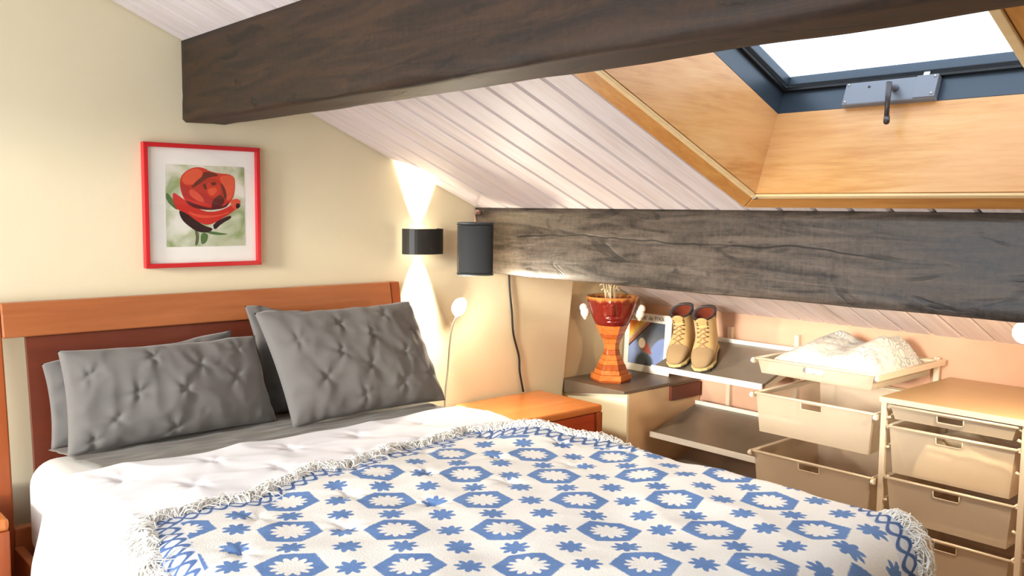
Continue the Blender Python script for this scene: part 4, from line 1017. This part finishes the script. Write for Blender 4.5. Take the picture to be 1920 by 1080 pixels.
# frame with the wooden top
yt = (-2.270, -1.812)
df = thing('drawer_unit', 'beige metal drawer unit with a tan wooden top against the knee wall', 'drawer unit', (3.18, -2.03, 0))
MB().box(2.856, 3.505, -2.335, -1.770, 0.757, 0.777).build('top_board', 'board_tan', parent=df, bevel=0.002)
MB().box(2.850, 2.8555, -2.335, -1.770, 0.756, 0.777).build('top_edging', 'beige_metal', parent=df)
def post(x, y):
    MB().box(x-0.011, x+0.011, y-0.011, y+0.011, 0.0, 0.7565).build('post', 'beige_metal', parent=df, bevel=0.003)
for y in (-1.785, -2.298):
    post(2.868, y); post(3.44, y)
    for z in (0.735, 0.694, 0.655, 0.575, 0.45, 0.36, 0.25, 0.12):
        sg = -1 if y > -2 else 1
        MB().tube([(2.880, y, z), (3.428, y, z)], 0.005, 6).tube([(2.868, y+sg*0.012, z), (2.868, y+sg*0.026, z+0.006)], 0.006, 6).build('rung', 'beige_metal', parent=df, smooth=True)
drawer(df, DX0+0.002, DX1, *yt, 0.746, 0.052, 'shallow closed mesh drawer under the tan wooden top')
drawer(df, DX0+0.002, DX1, *yt, 0.664, 0.185, 'deep mesh drawer stuffed with cream clothes')
drawer(df, DX0+0.002, DX1, *yt, 0.458, 0.165, 'deep empty mesh drawer below the drawer of cream clothes')
drawer(df, DX0+0.002, DX1, *yt, 0.258, 0.17, 'lowest deep mesh drawer')

# folded bedding in the top drawer
g = G('bedding_print', 0.9, spec=0.1); v = g.coord('Object'); ring_ = (g.voronoi(v, 13)*34.0).sin(); sw = ring_.step(0.25, 0.6)
st_ = g.noise(v, 45, 3).step(0.55, 0.6)*0.5; msk = g.noise(v, 5, 2).step(0.42, 0.55)
g.color(g.mix((sw*0.65*msk).max(st_*0.8), lin(226, 222, 212), lin(136, 148, 156))); g.bump(g.noise(v, 40, 3), 0.2, 0.004); M['bedding_print'] = g.m
def bedding(x0, x1, y0, y1, z0, prof, seed, name, label):
    ym = (y0+y1)/2
    def f(u, v):
        a, b = u*2-1, v*2-1
        X = (x0+x1)/2+(x1-x0)/2*math.copysign(abs(a)**0.85, a); Y = ym+(y1-y0)/2*math.copysign(abs(b)**0.85, b)
        env = (max(0, 1-abs(a)**5)**0.4)*(max(0, 1-abs(b)**5)**0.4)
        z = z0+env*prof(u, v)*(1+0.06*nz(X*14, Y*14, seed))+0.004*env*ridged(X, Y, 22, 18, seed)
        return Vector((X, Y, z))
    def f0(u, v): p = f(u, v); return Vector((p.x, p.y, z0))
    mb = MB().grid(f, 60, 60).grid(f0, 60, 60); o = mb.build(name, 'bedding_print', smooth=True)
    tag(o, label, 'bedding'); return o
def bump2(x, c, w): return math.exp(-((x-c)/w)**2)
bedding(2.885, 3.38, -1.725, -1.225, 0.795, lambda u, v: 0.088+(0.072*bump2(v, 0.66, 0.17)*(0.25+0.75*min(1, u*1.6)) + 0.085*bump2(v, 0.22, 0.19)*(0.3+0.7*min(1, u*2.0))), 3.0, 'folded_duvet_cover', 'folded white duvet cover with pale grey scrolls in the top mesh drawer')

# cream clothes seen through the mesh
fabric('clothes_cream', lin(240, 220, 184), 0.06)
def clothes(u, v):
    a, b = u*2-1, v*2-1; X = 3.05+0.165*math.copysign(abs(a)**0.7, a); Y = -2.07+0.175*math.copysign(abs(b)**0.7, b)
    env = (max(0, 1-abs(a)**4)**0.45)*(max(0, 1-abs(b)**4)**0.45)
    return Vector((X, Y, 0.484+env*(0.135+0.05*nz(X*9, Y*9, 2)+0.02*ridged(X, Y, 14, 14, 5))))
o = MB().grid(clothes, 60, 60).grid(lambda u, v: Vector((clothes(u, v).x, clothes(u, v).y, 0.483)), 60, 60).build('clothes_pile', 'clothes_cream', smooth=True)
tag(o, 'crumpled cream clothes inside the deep mesh drawer', 'clothes')

# ------------------------------------------------------------------ warm spot lamp above the drawers
LC = Vector((2.600, -2.362, 1.118))
emitter('warm_globe', (1.0, 0.82, 0.60), 470.0)
plain('copper', lin(190, 96, 66), 0.35, 0.6)
ll = thing('globe_lamp', 'small glowing globe lamp hung from the sloping boards in front of the drawer unit', 'lamp', (LC.x, LC.y, ceil_z(LC.x)))
MB().sphere(LC, 0.036, 20, 14).build('globe', 'warm_globe', parent=ll, smooth=True)
MB().tube([LC+Vector((0.0, -0.030, -0.012)), LC+Vector((0.0, -0.075, -0.018))], [0.024, 0.018], 16).build('socket', 'copper', parent=ll, smooth=True)
MB().tube(spline([LC+Vector((0, -0.073, -0.018)), LC+Vector((0, -0.10, 0.0)), LC+Vector((0, -0.11, 0.06)), Vector((LC.x, LC.y-0.11, ceil_z(LC.x)-0.001))]), 0.005, 8).build('arm', 'copper', parent=ll, smooth=True)
